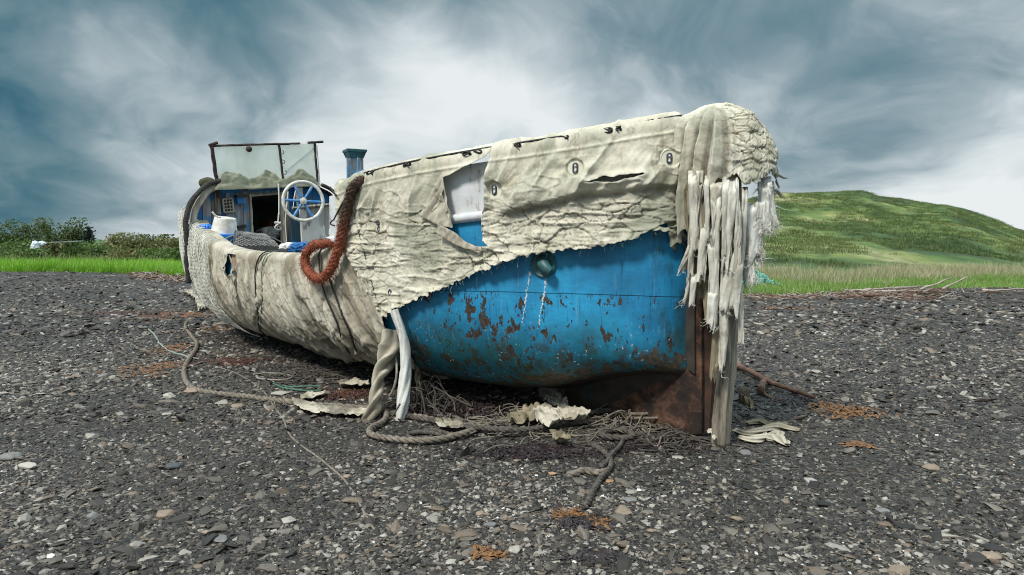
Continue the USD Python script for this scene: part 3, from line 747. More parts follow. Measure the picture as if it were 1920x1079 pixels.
# ------------------------------------------------------------------ canvas
def mat_canvas(name, c0, c1, stain, stain_at, grime, thin=0.12):
    """Weathered tarpaulin: bleached cloth, mildew and rain stains, grime caught in the cracks (vertex value 'grime')."""
    g = Mat(); p = g.pos()
    n = g.noise(p, 2.2, 5, 0.6); f = g.noise(p, 22, 5, 0.65)
    col = g.mix(g.step(n, 0.35, 0.65), c0, c1)
    s = g.noise(g.map(p, scale=(1, 1, 0.55), loc=(2.0, 1.0, 0.5)), 2.6, 5, 0.6, 0.4)
    col = g.mix(g.step(s, stain_at, stain_at + 0.16, 0.0, 0.75), col, stain)
    col = g.mix(g.step(f, 0.42, 0.72, 0.0, 0.34), col, tuple(0.5 * c for c in c0))
    sp = g.noise(p, 70, 3, 0.6)
    col = g.mix(g.step(sp, 0.68, 0.74, 0.0, 0.5), col, (0.10, 0.095, 0.08))
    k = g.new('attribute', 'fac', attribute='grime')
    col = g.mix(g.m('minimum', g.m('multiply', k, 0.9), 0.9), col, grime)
    tide = g.m('absolute', g.m('subtract', g.noise(g.map(p, scale=(1, 1, 0.8), loc=(5, 3, 7)), 2.0, 5, 0.6, 0.5), 0.47))
    col = g.mix(g.m('multiply', g.step(tide, 0.022, 0.0), g.step(g.noise(p, 3.1, 2), 0.45, 0.6, 0, 0.55)), col, (0.20, 0.16, 0.10))
    run = g.noise(g.map(p, scale=(1, 1, 0.09), loc=(2, 2, 2)), 16, 4, 0.6)
    col = g.mix(g.step(run, 0.56, 0.70, 0, 0.45), col, (0.24, 0.22, 0.155))
    weave = g.noise(p, 120, 3, 0.6)
    nrm = g.bump(g.m('add', g.m('multiply', f, 0.8), g.m('multiply', weave, 0.25)), 0.006, 0.7)
    a = g.bsdf(col, 0.78, nrm, specular_ior_level=0.25); b = g.new('translucent_bsdf', 'BSDF', color=col)
    return g.done(name, g.new('mix_closure', 'closure', fac=thin, closure1=a, closure2=b))
M['tarp'] = mat_canvas('pale_tarpaulin', (0.595, 0.555, 0.435), (0.715, 0.68, 0.575), (0.25, 0.27, 0.20), 0.485, (0.06, 0.055, 0.045))
M['canvas'] = mat_canvas('dirty_canvas', (0.50, 0.46, 0.365), (0.645, 0.605, 0.51), (0.22, 0.18, 0.12), 0.45, (0.05, 0.042, 0.032))
M['rag'] = mat_canvas('bleached_rag', (0.60, 0.575, 0.49), (0.72, 0.70, 0.63), (0.36, 0.32, 0.235), 0.52, (0.10, 0.09, 0.07), 0.18)
M['fleece'] = mat_canvas('frayed_fleece', (0.66, 0.66, 0.62), (0.78, 0.785, 0.75), (0.60, 0.64, 0.58), 0.60, (0.25, 0.25, 0.22), 0.12)
M['brown_canvas'] = mat_canvas('brown_stained_canvas', (0.24, 0.20, 0.13), (0.33, 0.28, 0.19), (0.12, 0.10, 0.06), 0.5, (0.04, 0.03, 0.02))
M['cord_black'] = mat_plain('black_cord', (0.010, 0.010, 0.010), (0.028, 0.026, 0.024), 60)
M['cord_green'] = mat_plain('green_twine', (0.035, 0.10, 0.07), (0.06, 0.16, 0.11), 60)
M['thread'] = mat_plain('loose_thread', (0.55, 0.53, 0.46), (0.68, 0.66, 0.6), 40)
M['eyelet'] = mat_plain('dull_steel_eyelet', (0.02, 0.022, 0.028), (0.07, 0.075, 0.09), 60, 0.4)
M['glint'] = mat_plain('bare_steel', (0.40, 0.45, 0.50), (0.62, 0.66, 0.70), 60, 0.3)

# arc length round the waterline, so that sheets are cut without stretch
_sl = np.linspace(-1.2, 8.2, 3000); _P = hull(_sl, 0 * _sl + 1.7)
_al = np.r_[0, np.cumsum(np.linalg.norm(np.diff(_P, axis=0), axis=1))]
L_of = lambda s: np.interp(s, _sl, _al)
S_of = lambda L: np.interp(L, _al, _sl)
def plz(px):
    q = psz(np.array(px, float)[:, 0], np.array(px, float)[:, 1]); return np.stack([L_of(q[:, 0]), q[:, 1]], 1)
def skin(L, z, top, off, roll=0.045):
    """The surface a sheet lies on: the hull's side, rolled inboard over the top line."""
    s = S_of(L); T = top(s); e = np.maximum(z - T, 0)
    zc = np.minimum(z, T)
    P = hull(s, zc); n = hnorm(s, zc)
    up = np.array([0, 0, 1.0])
    a = np.minimum(e / roll, np.pi / 2)
    flat = np.maximum(e - roll * np.pi / 2, 0)
    h = n.copy(); h[:, 2] = 0; h /= np.maximum(np.linalg.norm(h, axis=1, keepdims=True), 1e-9)
    P = P - h * (roll * (1 - np.cos(a)) + flat)[:, None] + up * (roll * np.sin(a))[:, None]
    n = n * np.cos(a)[:, None] + up * np.sin(a)[:, None]
    n /= np.linalg.norm(n, axis=1, keepdims=True)
    return P + n * np.asarray(off)[..., None] if np.ndim(off) else P + n * off, n

def crackle(p, cx, cz, depth, seed, tilt=0.6, shingle=0.0):
    """Old paint-stiff cloth broken into plates: grooves between plates, each plate a little tilted. Returns (height, grime)."""
    w = p + 0.35 * np.array([cx, cz]) * (np.stack([fbm(np.column_stack([p / np.array([cx, cz]) * 0.9, np.full(len(p), 3.0 + k)]), 3, seed + k) for k in range(2)], 1) - 0.5) * 2
    f1, gap, rnd, d, tl = worley(w / np.array([cx, cz]), 1.0, seed)
    groove = 1 - sstep(gap, 0.0, 0.13)
    lip = np.exp(-((gap - 0.16) / 0.08) ** 2) * (0.3 + 0.7 * rnd)          # plates curl up at their edges
    h = depth * (-0.75 * groove + 0.45 * lip) + depth * tilt * (d * tl).sum(1) * (1 - 0.4 * shingle) - depth * shingle * d[:, 1] + depth * 0.7 * (rnd - 0.5)
    return h, (1 - sstep(gap, 0.015, 0.065)) * (0.35 + 0.65 * sstep(rnd, 0.2, 0.7))

def sheet(name, poly, h, top, off, disp, mat, parent, thick=0.004, seed=0, **kw):
    p, f = fill(poly, h, seed)
    P, n = skin(p[:, 0], p[:, 1], top, off)
    u, v = proj(P)
    d, gr = disp(p, u, v, P)
    P = P + n * d[:, None]
    V, F = solidify(P, f, thick)
    # the hull's outward side must be the front
    if (vnormals(P, f) * n).sum(1).mean() < 0: V, F = solidify(P, f[:, ::-1], thick)
    return obj(name, (V, F), mat, parent, attrs={'grime': np.r_[gr, gr]}, **kw)

def after_tarp():
    T = thing('tarpaulin', 'pale cracked tarpaulin with round lashing patches, torn open over the raised stern quarter', 'tarpaulin', loc(6.3, 1.2, 1.2))
    low = rag(plz([(727, 592), (760, 574), (800, 557), (840, 537), (880, 522), (935, 499), (960, 491), (1000, 479), (1060, 468), (1110, 463), (1140, 461), (1162, 455), (1180, 448), (1200, 440), (1225, 433), (1250, 433), (1266, 440), (1280, 452), (1291, 446)]), 0.032, 0.016, 3, 1.3)
    front = plz([(646, 458), (662, 480), (690, 530), (712, 566), (727, 592)])
    Lr = L_of(8.12)
    front_up = [(front[0][0] - 0.06, TZ(S_of(front[0][0])) + 0.03), (front[0][0] - 0.03, 1.9)]
    s_top = np.linspace(S_of(front[0][0]) - 0.05, 8.08, 40)
    roll_edge = [(L_of(s), TZ(s) + min(0.30, 0.8 * b_of(s)) ) for s in s_top]
    right = plz([(1296, 400), (1300, 330), (1302, 260)])
    poly = Polygon(list(map(tuple, low)) + list(map(tuple, right)) + roll_edge[::-1] + front_up + list(map(tuple, front[:-1]))).buffer(0)
    holeA = rag(plz([(842, 334), (870, 320), (905, 302), (926, 290), (925, 340), (921, 392), (914, 400), (914, 448), (930, 463), (905, 463), (880, 452), (862, 438), (848, 428), (856, 410), (851, 390), (846, 362), (842, 334)]), 0.008, 0.02, 5)
    holeB = rag(plz([(1096, 345), (1112, 343), (1130, 336), (1150, 334), (1168, 331), (1205, 328), (1186, 337), (1168, 341), (1150, 347), (1136, 344), (1096, 345)]), 0.014, 0.02, 6)
    holeC = rag(plz([(1228, 424), (1248, 417), (1264, 414), (1256, 424), (1240, 429), (1228, 424)]), 0.006, 0.02, 7)
    for hpoly in (holeA, holeB, holeC): poly = poly.difference(Polygon(hpoly).buffer(0))
    # the seam where the after sheet is laid over the forward one
    lap = plz([(928, 270), (926, 300), (922, 360), (917, 400), (915, 460)])
    hA, hB = LineString(holeA), LineString(holeB)
    low_line = LineString(low)
    spots = plz([(1083, 318), (936, 358), (1247, 300), (1125, 330), (1000, 320), (760, 420)])
    def disp(p, u, v, P):
        d3 = np.column_stack([p, 0 * p[:, 0]])
        T_ = TZ(S_of(p[:, 0])); w = T_ - p[:, 1]                     # depth below the top line
        lowz = sstep(v - (372 - 0.075 * (u - 900)), -12, 40)           # stiff, cracked lower cloth
        fwd = sstep(u, 930, 840)
        # soft drapes: slanting folds that hang from the top edge
        sk = p[:, 0] * 1.0 + 0.75 * w
        fold = (fbm(np.column_stack([sk * 4.2, w * 1.3, 0 * w]), 4, 11) - 0.5) * 2
        fold2 = 1 - np.abs(fbm(np.column_stack([(p[:, 0] + 0.55 * w) * 3.1, w * 1.1, 0 * w + 4]), 3, 13) - 0.5) * 4.5
        d = (1 - 0.75 * lowz) * (0.050 * fold + 0.052 * np.maximum(fold2, 0) ** 2)
        big, gb = crackle(p, 0.20, 0.085, 0.0095, 21, 0.7, 0.55)
        mid, gm = crackle(p, 0.095, 0.048, 0.0035, 22, 0.6, 0.4)
        area = np.maximum(lowz, 0.15 + 0.8 * sstep(fbm(d3 * 2.4, 3, 15), 0.46, 0.6) * sstep(w, 0.15, 0.4))
        d = d + area * (big * (0.45 + 0.75 * sstep(fbm(d3 * 3.3 + 5, 3, 27), 0.36, 0.58)) + mid * 0.7)
        hz = 1 - np.abs(fbm(np.column_stack([p[:, 0] * 2.0, p[:, 1] * 13, 0 * w]), 4, 17) - 0.5) * 5  # creases lying along the boat
        d = d + lowz * 0.016 * np.maximum(hz, 0) ** 2
        d = d + 0.003 * (fbm(d3 * 22, 3, 16) - 0.5)
        gate = sstep(fbm(d3 * 3.3 + 5, 3, 27), 0.36, 0.58); gate2 = sstep(fbm(d3 * 4.1 + 9, 3, 28), 0.44, 0.62)
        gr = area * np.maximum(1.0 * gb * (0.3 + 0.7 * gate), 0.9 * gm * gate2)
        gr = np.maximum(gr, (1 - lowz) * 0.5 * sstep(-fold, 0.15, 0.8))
        # the cloth lifts and curls at torn edges
        e = shapely.distance(shapely.points(p), low_line); d = d + 0.028 * np.exp(-(e / 0.035) ** 2) * fbm(d3 * 9, 2, 18) * 1.6
        for hh, a in ((hA, 0.03), (hB, 0.03)):
            e = shapely.distance(shapely.points(p), hh); d = d + a * np.exp(-(e / 0.03) ** 2)
        # the after sheet lies over the forward one
        side = p[:, 0] - np.interp(p[:, 1], lap[::-1, 1], lap[::-1, 0]) if lap[0, 1] > lap[-1, 1] else 0
        d = d + 0.022 * sstep(side, -0.004, 0.004)
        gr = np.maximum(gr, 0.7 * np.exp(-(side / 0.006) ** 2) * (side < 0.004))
        # cord line where two cloths meet near the front
        cl = np.interp(p[:, 1], CORD1[::-1, 1], CORD1[::-1, 0]); d = d - 0.012 * np.exp(-((p[:, 0] - cl) / 0.02) ** 2)
        # folds pull towards the lashing patches
        for k in range(3):
            r = np.hypot(*(p - spots[k]).T); a = np.arctan2(*(p - spots[k]).T[::-1])
            d = np.where(r < 0.075, d * sstep(r, 0.05, 0.075), d) + 0.010 * np.exp(-(r / 0.25) ** 2) * sstep(r, 0.06, 0.1) * np.cos(7 * a + k)
        d = d * (0.30 + 0.70 * sstep(w, 0.0, 0.22))
        cre = np.maximum(0, 1 - np.abs(fbm(np.column_stack([(p[:, 0] + 0.5 * w) * 3.4, (w - 0.2 * p[:, 0]) * 7.5, 0 * w + 2]), 3, 29) - 0.5) * 16)
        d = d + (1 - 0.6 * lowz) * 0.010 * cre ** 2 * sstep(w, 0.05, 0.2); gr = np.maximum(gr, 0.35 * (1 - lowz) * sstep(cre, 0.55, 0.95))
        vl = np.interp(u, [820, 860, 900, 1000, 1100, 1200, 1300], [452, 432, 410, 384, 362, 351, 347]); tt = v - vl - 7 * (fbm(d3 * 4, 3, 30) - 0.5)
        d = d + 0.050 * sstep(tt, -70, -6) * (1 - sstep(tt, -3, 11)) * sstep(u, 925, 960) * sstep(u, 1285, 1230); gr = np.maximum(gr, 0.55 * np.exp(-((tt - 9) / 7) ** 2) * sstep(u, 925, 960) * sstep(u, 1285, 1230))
        # hem along the top and the dark tuck beside the stern hood
        d = d + 0.010 * np.exp(-((w - 0.05) / 0.012) ** 2)
        d = d - 0.13 * sstep(u, 1258, 1304) * sstep(v, 240, 330)
        return np.maximum(d, -0.018 - 0.13 * sstep(u, 1258, 1300)), gr
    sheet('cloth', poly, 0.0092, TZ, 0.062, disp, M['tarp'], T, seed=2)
    # lashing patches: thin round pads with a slotted steel eyelet
    for (u, v, r) in ((1083, 318, 16.5), (936, 358, 15), (1247, 300, 17.5)):
        q = psz(u, v); P, n = skin(np.array([L_of(q[0])]), np.array([q[1]]), TZ, 0.055 + (0.022 if u > 925 else 0)); P, n = P[0], n[0]
        R_ = r * P[1] / 1280 * 1.06
        up = np.array([0, 0, 1.0]) - n * n[2]; up /= np.linalg.norm(up); rt = np.cross(up, n)
        F4 = np.eye(4); F4[:3, 0] = rt; F4[:3, 1] = up; F4[:3, 2] = n; F4[:3, 3] = P
        pad = trimesh.creation.revolve([(0, -0.02), (R_, -0.02), (R_ * 1.02, 0.006), (R_ * 0.96, 0.016), (R_ * 0.86, 0.017), (R_ * 0.82, 0.013), (0, 0.014)], sections=40)
        pad.apply_transform(F4)
        pp = path_for('lashing_patch', T); UsdGeom.Xform.Define(stage, pp); _base[pp] = _base[T]
        obj('pad', pad, M['pad'], pp, smooth=50)
        th = np.linspace(0, 2 * np.pi, 29)[:-1]
        slot = np.stack([0.016 * np.cos(th), 0.016 * np.sin(th) + 0.02 * np.sign(np.sin(th))], 1)
        ring = P + slot[:, :1] * rt + slot[:, 1:] * up + 0.016 * n
        obj('eyelet', tube(np.vstack([ring, ring[:1]]), 0.008, 6, False), M['eyelet'], pp, smooth=True)
        for s_ in (-1, 1):
            m = trimesh.creation.icosphere(2, 0.0115); m.apply_translation(P + up * 0.019 * s_ + n * 0.014); obj('lacing', m, M['glint'], pp, smooth=True)
    # small plain eyelets on the forward cloth
    for i, (u, v) in enumerate(((720, 418), (800, 400), (722, 430), (742, 547))):
        q = psz(u, v); P, n = skin(np.array([L_of(q[0])]), np.array([q[1]]), TZ, 0.062); P, n = P[0], n[0]
        up = np.array([0, 0, 1.0]); rt = np.cross(up, n); th = np.linspace(0, 2 * np.pi, 17)
        obj('eyelet', tube(P + 0.016 * np.cos(th)[:, None] * rt + 0.022 * np.sin(th)[:, None] * up + n * 0.01, 0.008, 6, False), M['eyelet'], T, smooth=True)
    # folded-back flaps of the tear
    def flap(pts, lift, seed, nm='torn_flap', h=0.016):
        q = plz([(a, b) for a, b in pts]); poly = Polygon(rag(np.vstack([q, q[:1]]), 0.008, 0.02, seed)).buffer(0)
        p, f = fill(poly, h, seed)
        P, n = skin(p[:, 0], p[:, 1], TZ, 0.085)
        c = p.mean(0)
        r3 = np.column_stack([p * 5, 0 * p[:, 0]])
        d = lift * (0.35 + fbm(r3 * 0.8, 3, seed)) + 0.05 * (fbm(np.column_stack([(p[:, 0] - p[:, 1]) * 14, (p[:, 0] + p[:, 1]) * 3, 0 * c[0] + 0 * p[:, 0]]), 3, seed + 1) - 0.5)
        P = P + n * d[:, None]
        if (vnormals(P, f) * n).sum(1).mean() < 0: f = f[:, ::-1]
        gr = 0.5 * sstep(fbm(r3 * 2, 3, seed + 4), 0.5, 0.7)
        obj(nm, solidify(P, f, 0.005), M['canvas'], T, attrs={'grime': np.r_[gr, gr]})
    flap([(842, 334), (838, 352), (820, 385), (800, 402), (818, 414), (838, 424), (862, 428), (856, 400), (850, 372)], 0.03, 31)
    flap([(836, 420), (846, 424), (866, 436), (884, 452), (905, 462), (932, 462), (925, 469), (900, 470), (874, 462), (852, 450), (836, 436)], 0.05, 33)
    # loose threads along the torn hem
    r = np.random.default_rng(8); parts = []
    for k in range(90):
        i = r.integers(0, len(low)); L0 = low[i]
        P, n = skin(L0[None, 0], L0[None, 1], TZ, 0.06); P, n = P[0], n[0]
        ln = r.uniform(0.015, 0.07) * (2.2 if r.uniform() < 0.08 else 1); dx = r.normal(0, 0.6)
        t = np.linspace(0, 1, 5)[:, None]
        q = P + t * (AX * dx * ln) + np.array([0, 0, -1]) * t ** 1.3 * ln + n * (0.012 * r.normal() * t) + np.array([0, 0, 0.01]) + AX * 0.2 * ln * np.sin(t * 5 + k)
        parts.append(tube(q, np.linspace(0.0022, 0.0008, 5), 3, False))
    obj('loose_threads', cat_mesh(parts), M['thread'], T, smooth=True, kind='stuff')
    # lacing along the top edge
    for a, b in ((690, 930), (935, 1272)):
        us = np.linspace(a, b, 60); q = np.array([psz(u, np.interp(u, [690, 930, 1303], [326, 276, 202]) + 6) for u in us])
        P, n = skin(L_of(q[:, 0]), TZ(q[:, 0]) + 0.03, TZ, 0.068)
        obj('top_cord', tube(P, 0.010, 6), M['cord_black'], T, smooth=True)
    r = np.random.default_rng(3)
    for u in (704, 772, 882, 902, 973, 1060, 1140, 1155):
        q = psz(u, np.interp(u, [690, 930, 1303], [326, 276, 202]) + 8); P, n = skin(L_of(q[:1]), TZ(q[:1]) + 0.02, TZ, 0.075); P = P[0]
        t = np.linspace(0, 1, 24)
        k = np.stack([np.cos(t * 13 + u) * 0.022, np.sin(t * 9 + u) * 0.012, np.sin(t * 17) * 0.016], 1)
        obj('cord_knot', tube(P + k[:, :1] * AX * 2 + k[:, 1:2] * NP + k[:, 2:] * [0, 0, 1], 0.007, 5), M['cord_black'], T, smooth=True)
    return T
M['pad'] = mat_plain('lashing_pad', (0.58, 0.565, 0.45), (0.68, 0.66, 0.54), 18, 0.6)
CORD1 = plz([(662, 350), (672, 400), (690, 468), (706, 530), (724, 588)])
TARP = after_tarp()

def mid_canvas():
    T = thing('hull_canvas', 'dirty cream canvas wrapped round the hull side below the cockpit, creased and tied with cords', 'canvas', loc(2.5, 1.4, 0.4))
    low = rag(plz([(372, 540), (384, 566), (402, 588), (430, 612), (468, 640), (520, 657), (575, 673), (640, 686), (690, 692), (706, 690), (718, 682), (738, 652)]), 0.03, 0.03, 41, 1.2)
    right = plz([(742, 640), (734, 612), (724, 586), (712, 552), (690, 505), (668, 462), (662, 440)])
    s_top = np.linspace(0.02, S_of(right[-1][0]), 50)
    tops = [(L_of(s), GZ(s) + 0.24) for s in s_top]
    left = [(L_of(0.02), 1.7), (L_of(0.02), 1.0)]
    poly = Polygon(list(map(tuple, low)) + list(map(tuple, right)) + tops[::-1] + left).buffer(0)
    hole = plz([(436, 478), (452, 481), (455, 492), (449, 512), (438, 517), (430, 505)])
    poly = poly.difference(Polygon(hole).buffer(0))
    hl = LineString(np.vstack([hole, hole[:1]])); c = [np.array(k) for k in CORDS_LZ]
    def disp(p, u, v, P):
        w = GZ(S_of(p[:, 0])) - p[:, 1]
        sk = p[:, 0] - 0.55 * w; al = 0.55 * p[:, 0] + w               # folds run down and aft
        amt = sstep(w, -0.02, 0.25)
        aft = sstep(u, 560, 640)
        f1 = 1 - np.abs(fbm(np.column_stack([sk * 4.5, al * 0.55, 0 * w]), 3, 51) - 0.5) * 5.5
        f2 = 1 - np.abs(fbm(np.column_stack([sk * 11.0, al * 1.1, 0 * w]), 3, 52) - 0.5) * 6.5
        n1 = np.maximum(0, 1 - np.abs(fbm(np.column_stack([sk * 3.6 + 7, al * 0.9, 0 * w]), 3, 57) - 0.5) * 13); n2 = np.maximum(0, 1 - np.abs(fbm(np.column_stack([sk * 7.5 + 3, al * 2.2, 0 * w]), 3, 58) - 0.5) * 12)
        d = amt * (-0.020 * n1 ** 1.5 + 0.014 * n2 ** 1.5) + 0.55 * amt * ((0.030 + 0.045 * aft) * np.maximum(f1, 0) ** 2.2 + 0.020 * np.maximum(f2, 0) ** 2)
        low_ = sstep(v, 590, 660)
        f3 = 1 - np.abs(fbm(np.column_stack([p[:, 0] * 3.0, w * 9, 0 * w]), 3, 53) - 0.5) * 6.5
        d = d + low_ * 0.035 * np.maximum(f3, 0) ** 1.5
        cr, g1 = crackle(p, 0.20, 0.12, 0.0045, 54, 0.7, 0.5)
        d = d + (0.5 + 0.5 * amt) * cr + 0.008 * (fbm(np.column_stack([p * 16, 0 * w]), 3, 55) - 0.5)
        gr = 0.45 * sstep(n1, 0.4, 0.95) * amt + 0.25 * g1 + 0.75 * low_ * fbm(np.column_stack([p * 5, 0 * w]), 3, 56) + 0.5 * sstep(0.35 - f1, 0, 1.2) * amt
        for q in c:                                                      # cords cut into the cloth
            o = np.argsort(q[:, 1]); x = np.interp(p[:, 1], q[o, 1], q[o, 0], left=99, right=99)
            e = (p[:, 0] - x); d = d - 0.022 * np.exp(-(e / 0.03) ** 2); gr = np.maximum(gr, 0.45 * np.exp(-(e / 0.018) ** 2))
        e = shapely.distance(shapely.points(p), hl); d = d + 0.03 * np.exp(-(e / 0.03) ** 2)
        return d, np.clip(gr, 0, 1)
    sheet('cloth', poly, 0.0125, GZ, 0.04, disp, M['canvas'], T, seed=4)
    # torn pocket with a scrap of tan board showing in it
    q = psz(444, 497); P, n = skin(np.array([L_of(q[0])]), np.array([q[1]]), GZ, 0.028); P, n = P[0], n[0]
    up = np.array([0, 0, 1.0]); rt = np.cross(up, n); rt /= np.linalg.norm(rt); s = 1 if rt[0] > 0 else -1; rt = rt * s
    bp, bf = fill(Polygon([(-0.10, 0.16), (0.09, 0.13), (0.10, -0.02), (0.02, -0.10), (-0.09, -0.07)]), 0.05)
    Pb = P + bp[:, :1] * rt + bp[:, 1:] * up
    obj('board_scrap', solidify(Pb, bf, 0.01), M['tan_board'], T)
    for pts, sd in (([(-0.16, 0.12), (-0.07, 0.14), (-0.10, 0.0), (-0.13, -0.16), (-0.17, -0.10)], 3), ([(0.06, 0.13), (0.16, 0.06), (0.15, -0.25), (0.10, -0.42), (-0.02, -0.40), (0.04, -0.2), (0.10, -0.05)], 4)):
        bp, bf = fill(Polygon(pts), 0.02, sd)
        d = 0.05 + 0.06 * fbm(np.column_stack([bp * 12, 0 * bp[:, 0]]), 3, sd)
        Pb = P + bp[:, :1] * rt + bp[:, 1:] * up + n * d[:, None]
        if vnormals(Pb, bf)[0] @ n < 0: bf = bf[:, ::-1]
        gr = 0.3 + 0.0 * d; obj('torn_flap', solidify(Pb, bf, 0.005), M['canvas'], T, attrs={'grime': np.r_[gr, gr]})
    return T
M['tan_board'] = mat_plain('tan_cardboard', (0.30, 0.19, 0.12), (0.42, 0.28, 0.19), 8)
CORDS_PX = [([(503, 474), (489, 495), (487, 530), (490, 580), (497, 640)], 'black', 0.010, 'black cord tied round the canvas just aft of the torn pocket'),
            ([(512, 476), (500, 500), (500, 560), (503, 620), (506, 650)], 'green', 0.006, 'thin green twine hanging down the canvas beside the black cord'),
            ([(606, 470), (608, 500), (622, 560), (640, 600), (652, 640), (690, 688)], 'black', 0.011, 'black cord over the canvas under the loop of orange rope'),
            ([(628, 520), (640, 560), (652, 590), (666, 625), (704, 682)], 'black', 0.012, 'black cord over the canvas between the rope loop and the tarpaulin edge')]
CORDS_LZ = [plz(c[0]) for c in CORDS_PX]
CANVAS = mid_canvas()
def cords():
    for (px, col, r, lab), lz in zip(CORDS_PX, CORDS_LZ):
        q = spline(lz, 0.03); P, n = skin(q[:, 0], np.minimum(q[:, 1], GZ(S_of(q[:, 0])) + 0.2), GZ, 0.046)
        P = P + n * (0.02 * (fbm(P * 6, 2, 5)))[:, None]
        obj('lashing_cord', tube(P, r * 0.8, 6), M['cord_' + col], smooth=True, label=lab, cat='cord')
    P, n = skin(*resample(CORD1, 0.03).T, TZ, 0.052)
    obj('lashing_cord', tube(P, 0.008, 6), M['cord_black'], smooth=True, label='black cord slanting down the forward edge of the cracked tarpaulin', cat='cord')
    P, n = skin(*resample(plz([(1128, 333), (1180, 329), (1215, 327), (1240, 325), (1288, 322)]), 0.03).T, TZ, 0.085)
    obj('lashing_cord', tube(P + n * 0.012, 0.005, 5), M['cord_black'], smooth=True, label='thin dark cord running level from the slit to the stern tatters', cat='cord')
cords()

# ------------------------------------------------------------------ the net over the bow quarter
def bow_net():
    s0, s1 = 0.05, 2.15
    parts = []; r = np.random.default_rng(2)
    mesh_w = 0.066
    L0, L1 = L_of(s0), L_of(s1)
    def lay(pts):
        pts = np.array(pts); s = S_of(pts[:, 0])
        edge = np.interp(pts[:, 1], [0.3, 0.7, 1.2, 1.6, 2.0], [L_of(1.9), L_of(1.72), L_of(1.55), L_of(1.40), L_of(1.2)])
        ok = (pts[:, 0] < edge + 0.05 * np.sin(pts[:, 1] * 23)) & (pts[:, 1] > zb_of(s) + 0.10 + 0.12 * sstep(s, 1.2, 0)) & (pts[:, 1] < GZ(s) + 0.10)
        P, n = skin(pts[:, 0], pts[:, 1], GZ, 0.060)
        P = P + n * (0.050 * fbm(P * 4.0, 3, 6) + 0.03 * sstep(GZ(s) - pts[:, 1], 0, 0.3))[:, None]
        i = 0
        while i < len(pts):
            if not ok[i]: i += 1; continue
            j = i
            while j < len(pts) and ok[j]: j += 1
            if j - i > 2: parts.append(tube(P[i:j], 0.0046, 3, False))
            i = j
    span = L1 - L0 + 2.2
    z = np.arange(0.2, 2.1, 0.035)
    for k in np.arange(-2.2, span, mesh_w):
        wob = 0.03 * (fbm(np.stack([z * 5, 0 * z + k * 9, 0 * z], 1), 2, 7) - 0.5) * 2
        lay(np.stack([L0 + k + (z - 0.2) * 0.62 + wob, z], 1))
        lay(np.stack([L0 + k + 1.2 - (z - 0.2) * 0.62 + wob, z], 1))
    obj('fishing_net', cat_mesh(parts), M['net'], smooth=True, label='pale fine fishing net hung over the canvas at the bow end of the hull', cat='net', kind=None)
M['net'] = mat_plain('pale_net_twine', (0.40, 0.40, 0.34), (0.66, 0.66, 0.6), 6)
bow_net()

# ------------------------------------------------------------------ the stern hood and its tatters
HS, HA, HB_, HTOP = 8.40, 0.42, 0.29, 2.625
def hood_pt(th, z, off=0.0):
    """Draped over the stern head: an upright ellipse, domed on top. th 0 points aft, pi/2 to port."""
    k = np.clip((z - 2.02) / (HTOP - 2.02), 0, 1)
    r = (1 - k ** 2.9) ** (1 / (2.9 - 0.9 * sstep(th, 0.6, -0.4))) * (1 + 0.10 * sstep(th, 0.3, -0.9) * sstep(z, 2.6, 2.2))
    lean = 0.05 * sstep(z, 2.5, 2.0) 
    return loc(HS + (HA * r + off) * np.cos(th) + lean * 0, (HB_ * r + off) * np.sin(th), z)
def hood_px(u, v):
    """(th, z) on the side of the hood that faces the camera."""
    q = np.stack(np.broadcast_arrays(np.asarray(u, float), np.asarray(v, float)), -1)
    return _hlin(q.reshape(-1, 2)).reshape(q.shape)
_th, _hz = np.meshgrid(np.linspace(-0.9, 2.9, 200), np.linspace(0.2, 2.62, 160), indexing='ij')
_hp = hood_pt(_th, np.maximum(_hz, 0)); _hn = np.stack([np.cos(_th), np.sin(_th)], -1)
_face = ((EYE - _hp) @ AX) * np.cos(_th) / HA + ((EYE - _hp) @ NP) * np.sin(_th) / HB_ > 0
_hlin = NearestNDInterpolator(np.stack(proj(_hp[_face]), 1), np.stack([_th[_face], _hz[_face]], 1))
def hood_at(u, v, off=0.0):
    q = hood_px(u, v); return hood_pt(q[..., 0], q[..., 1], off)

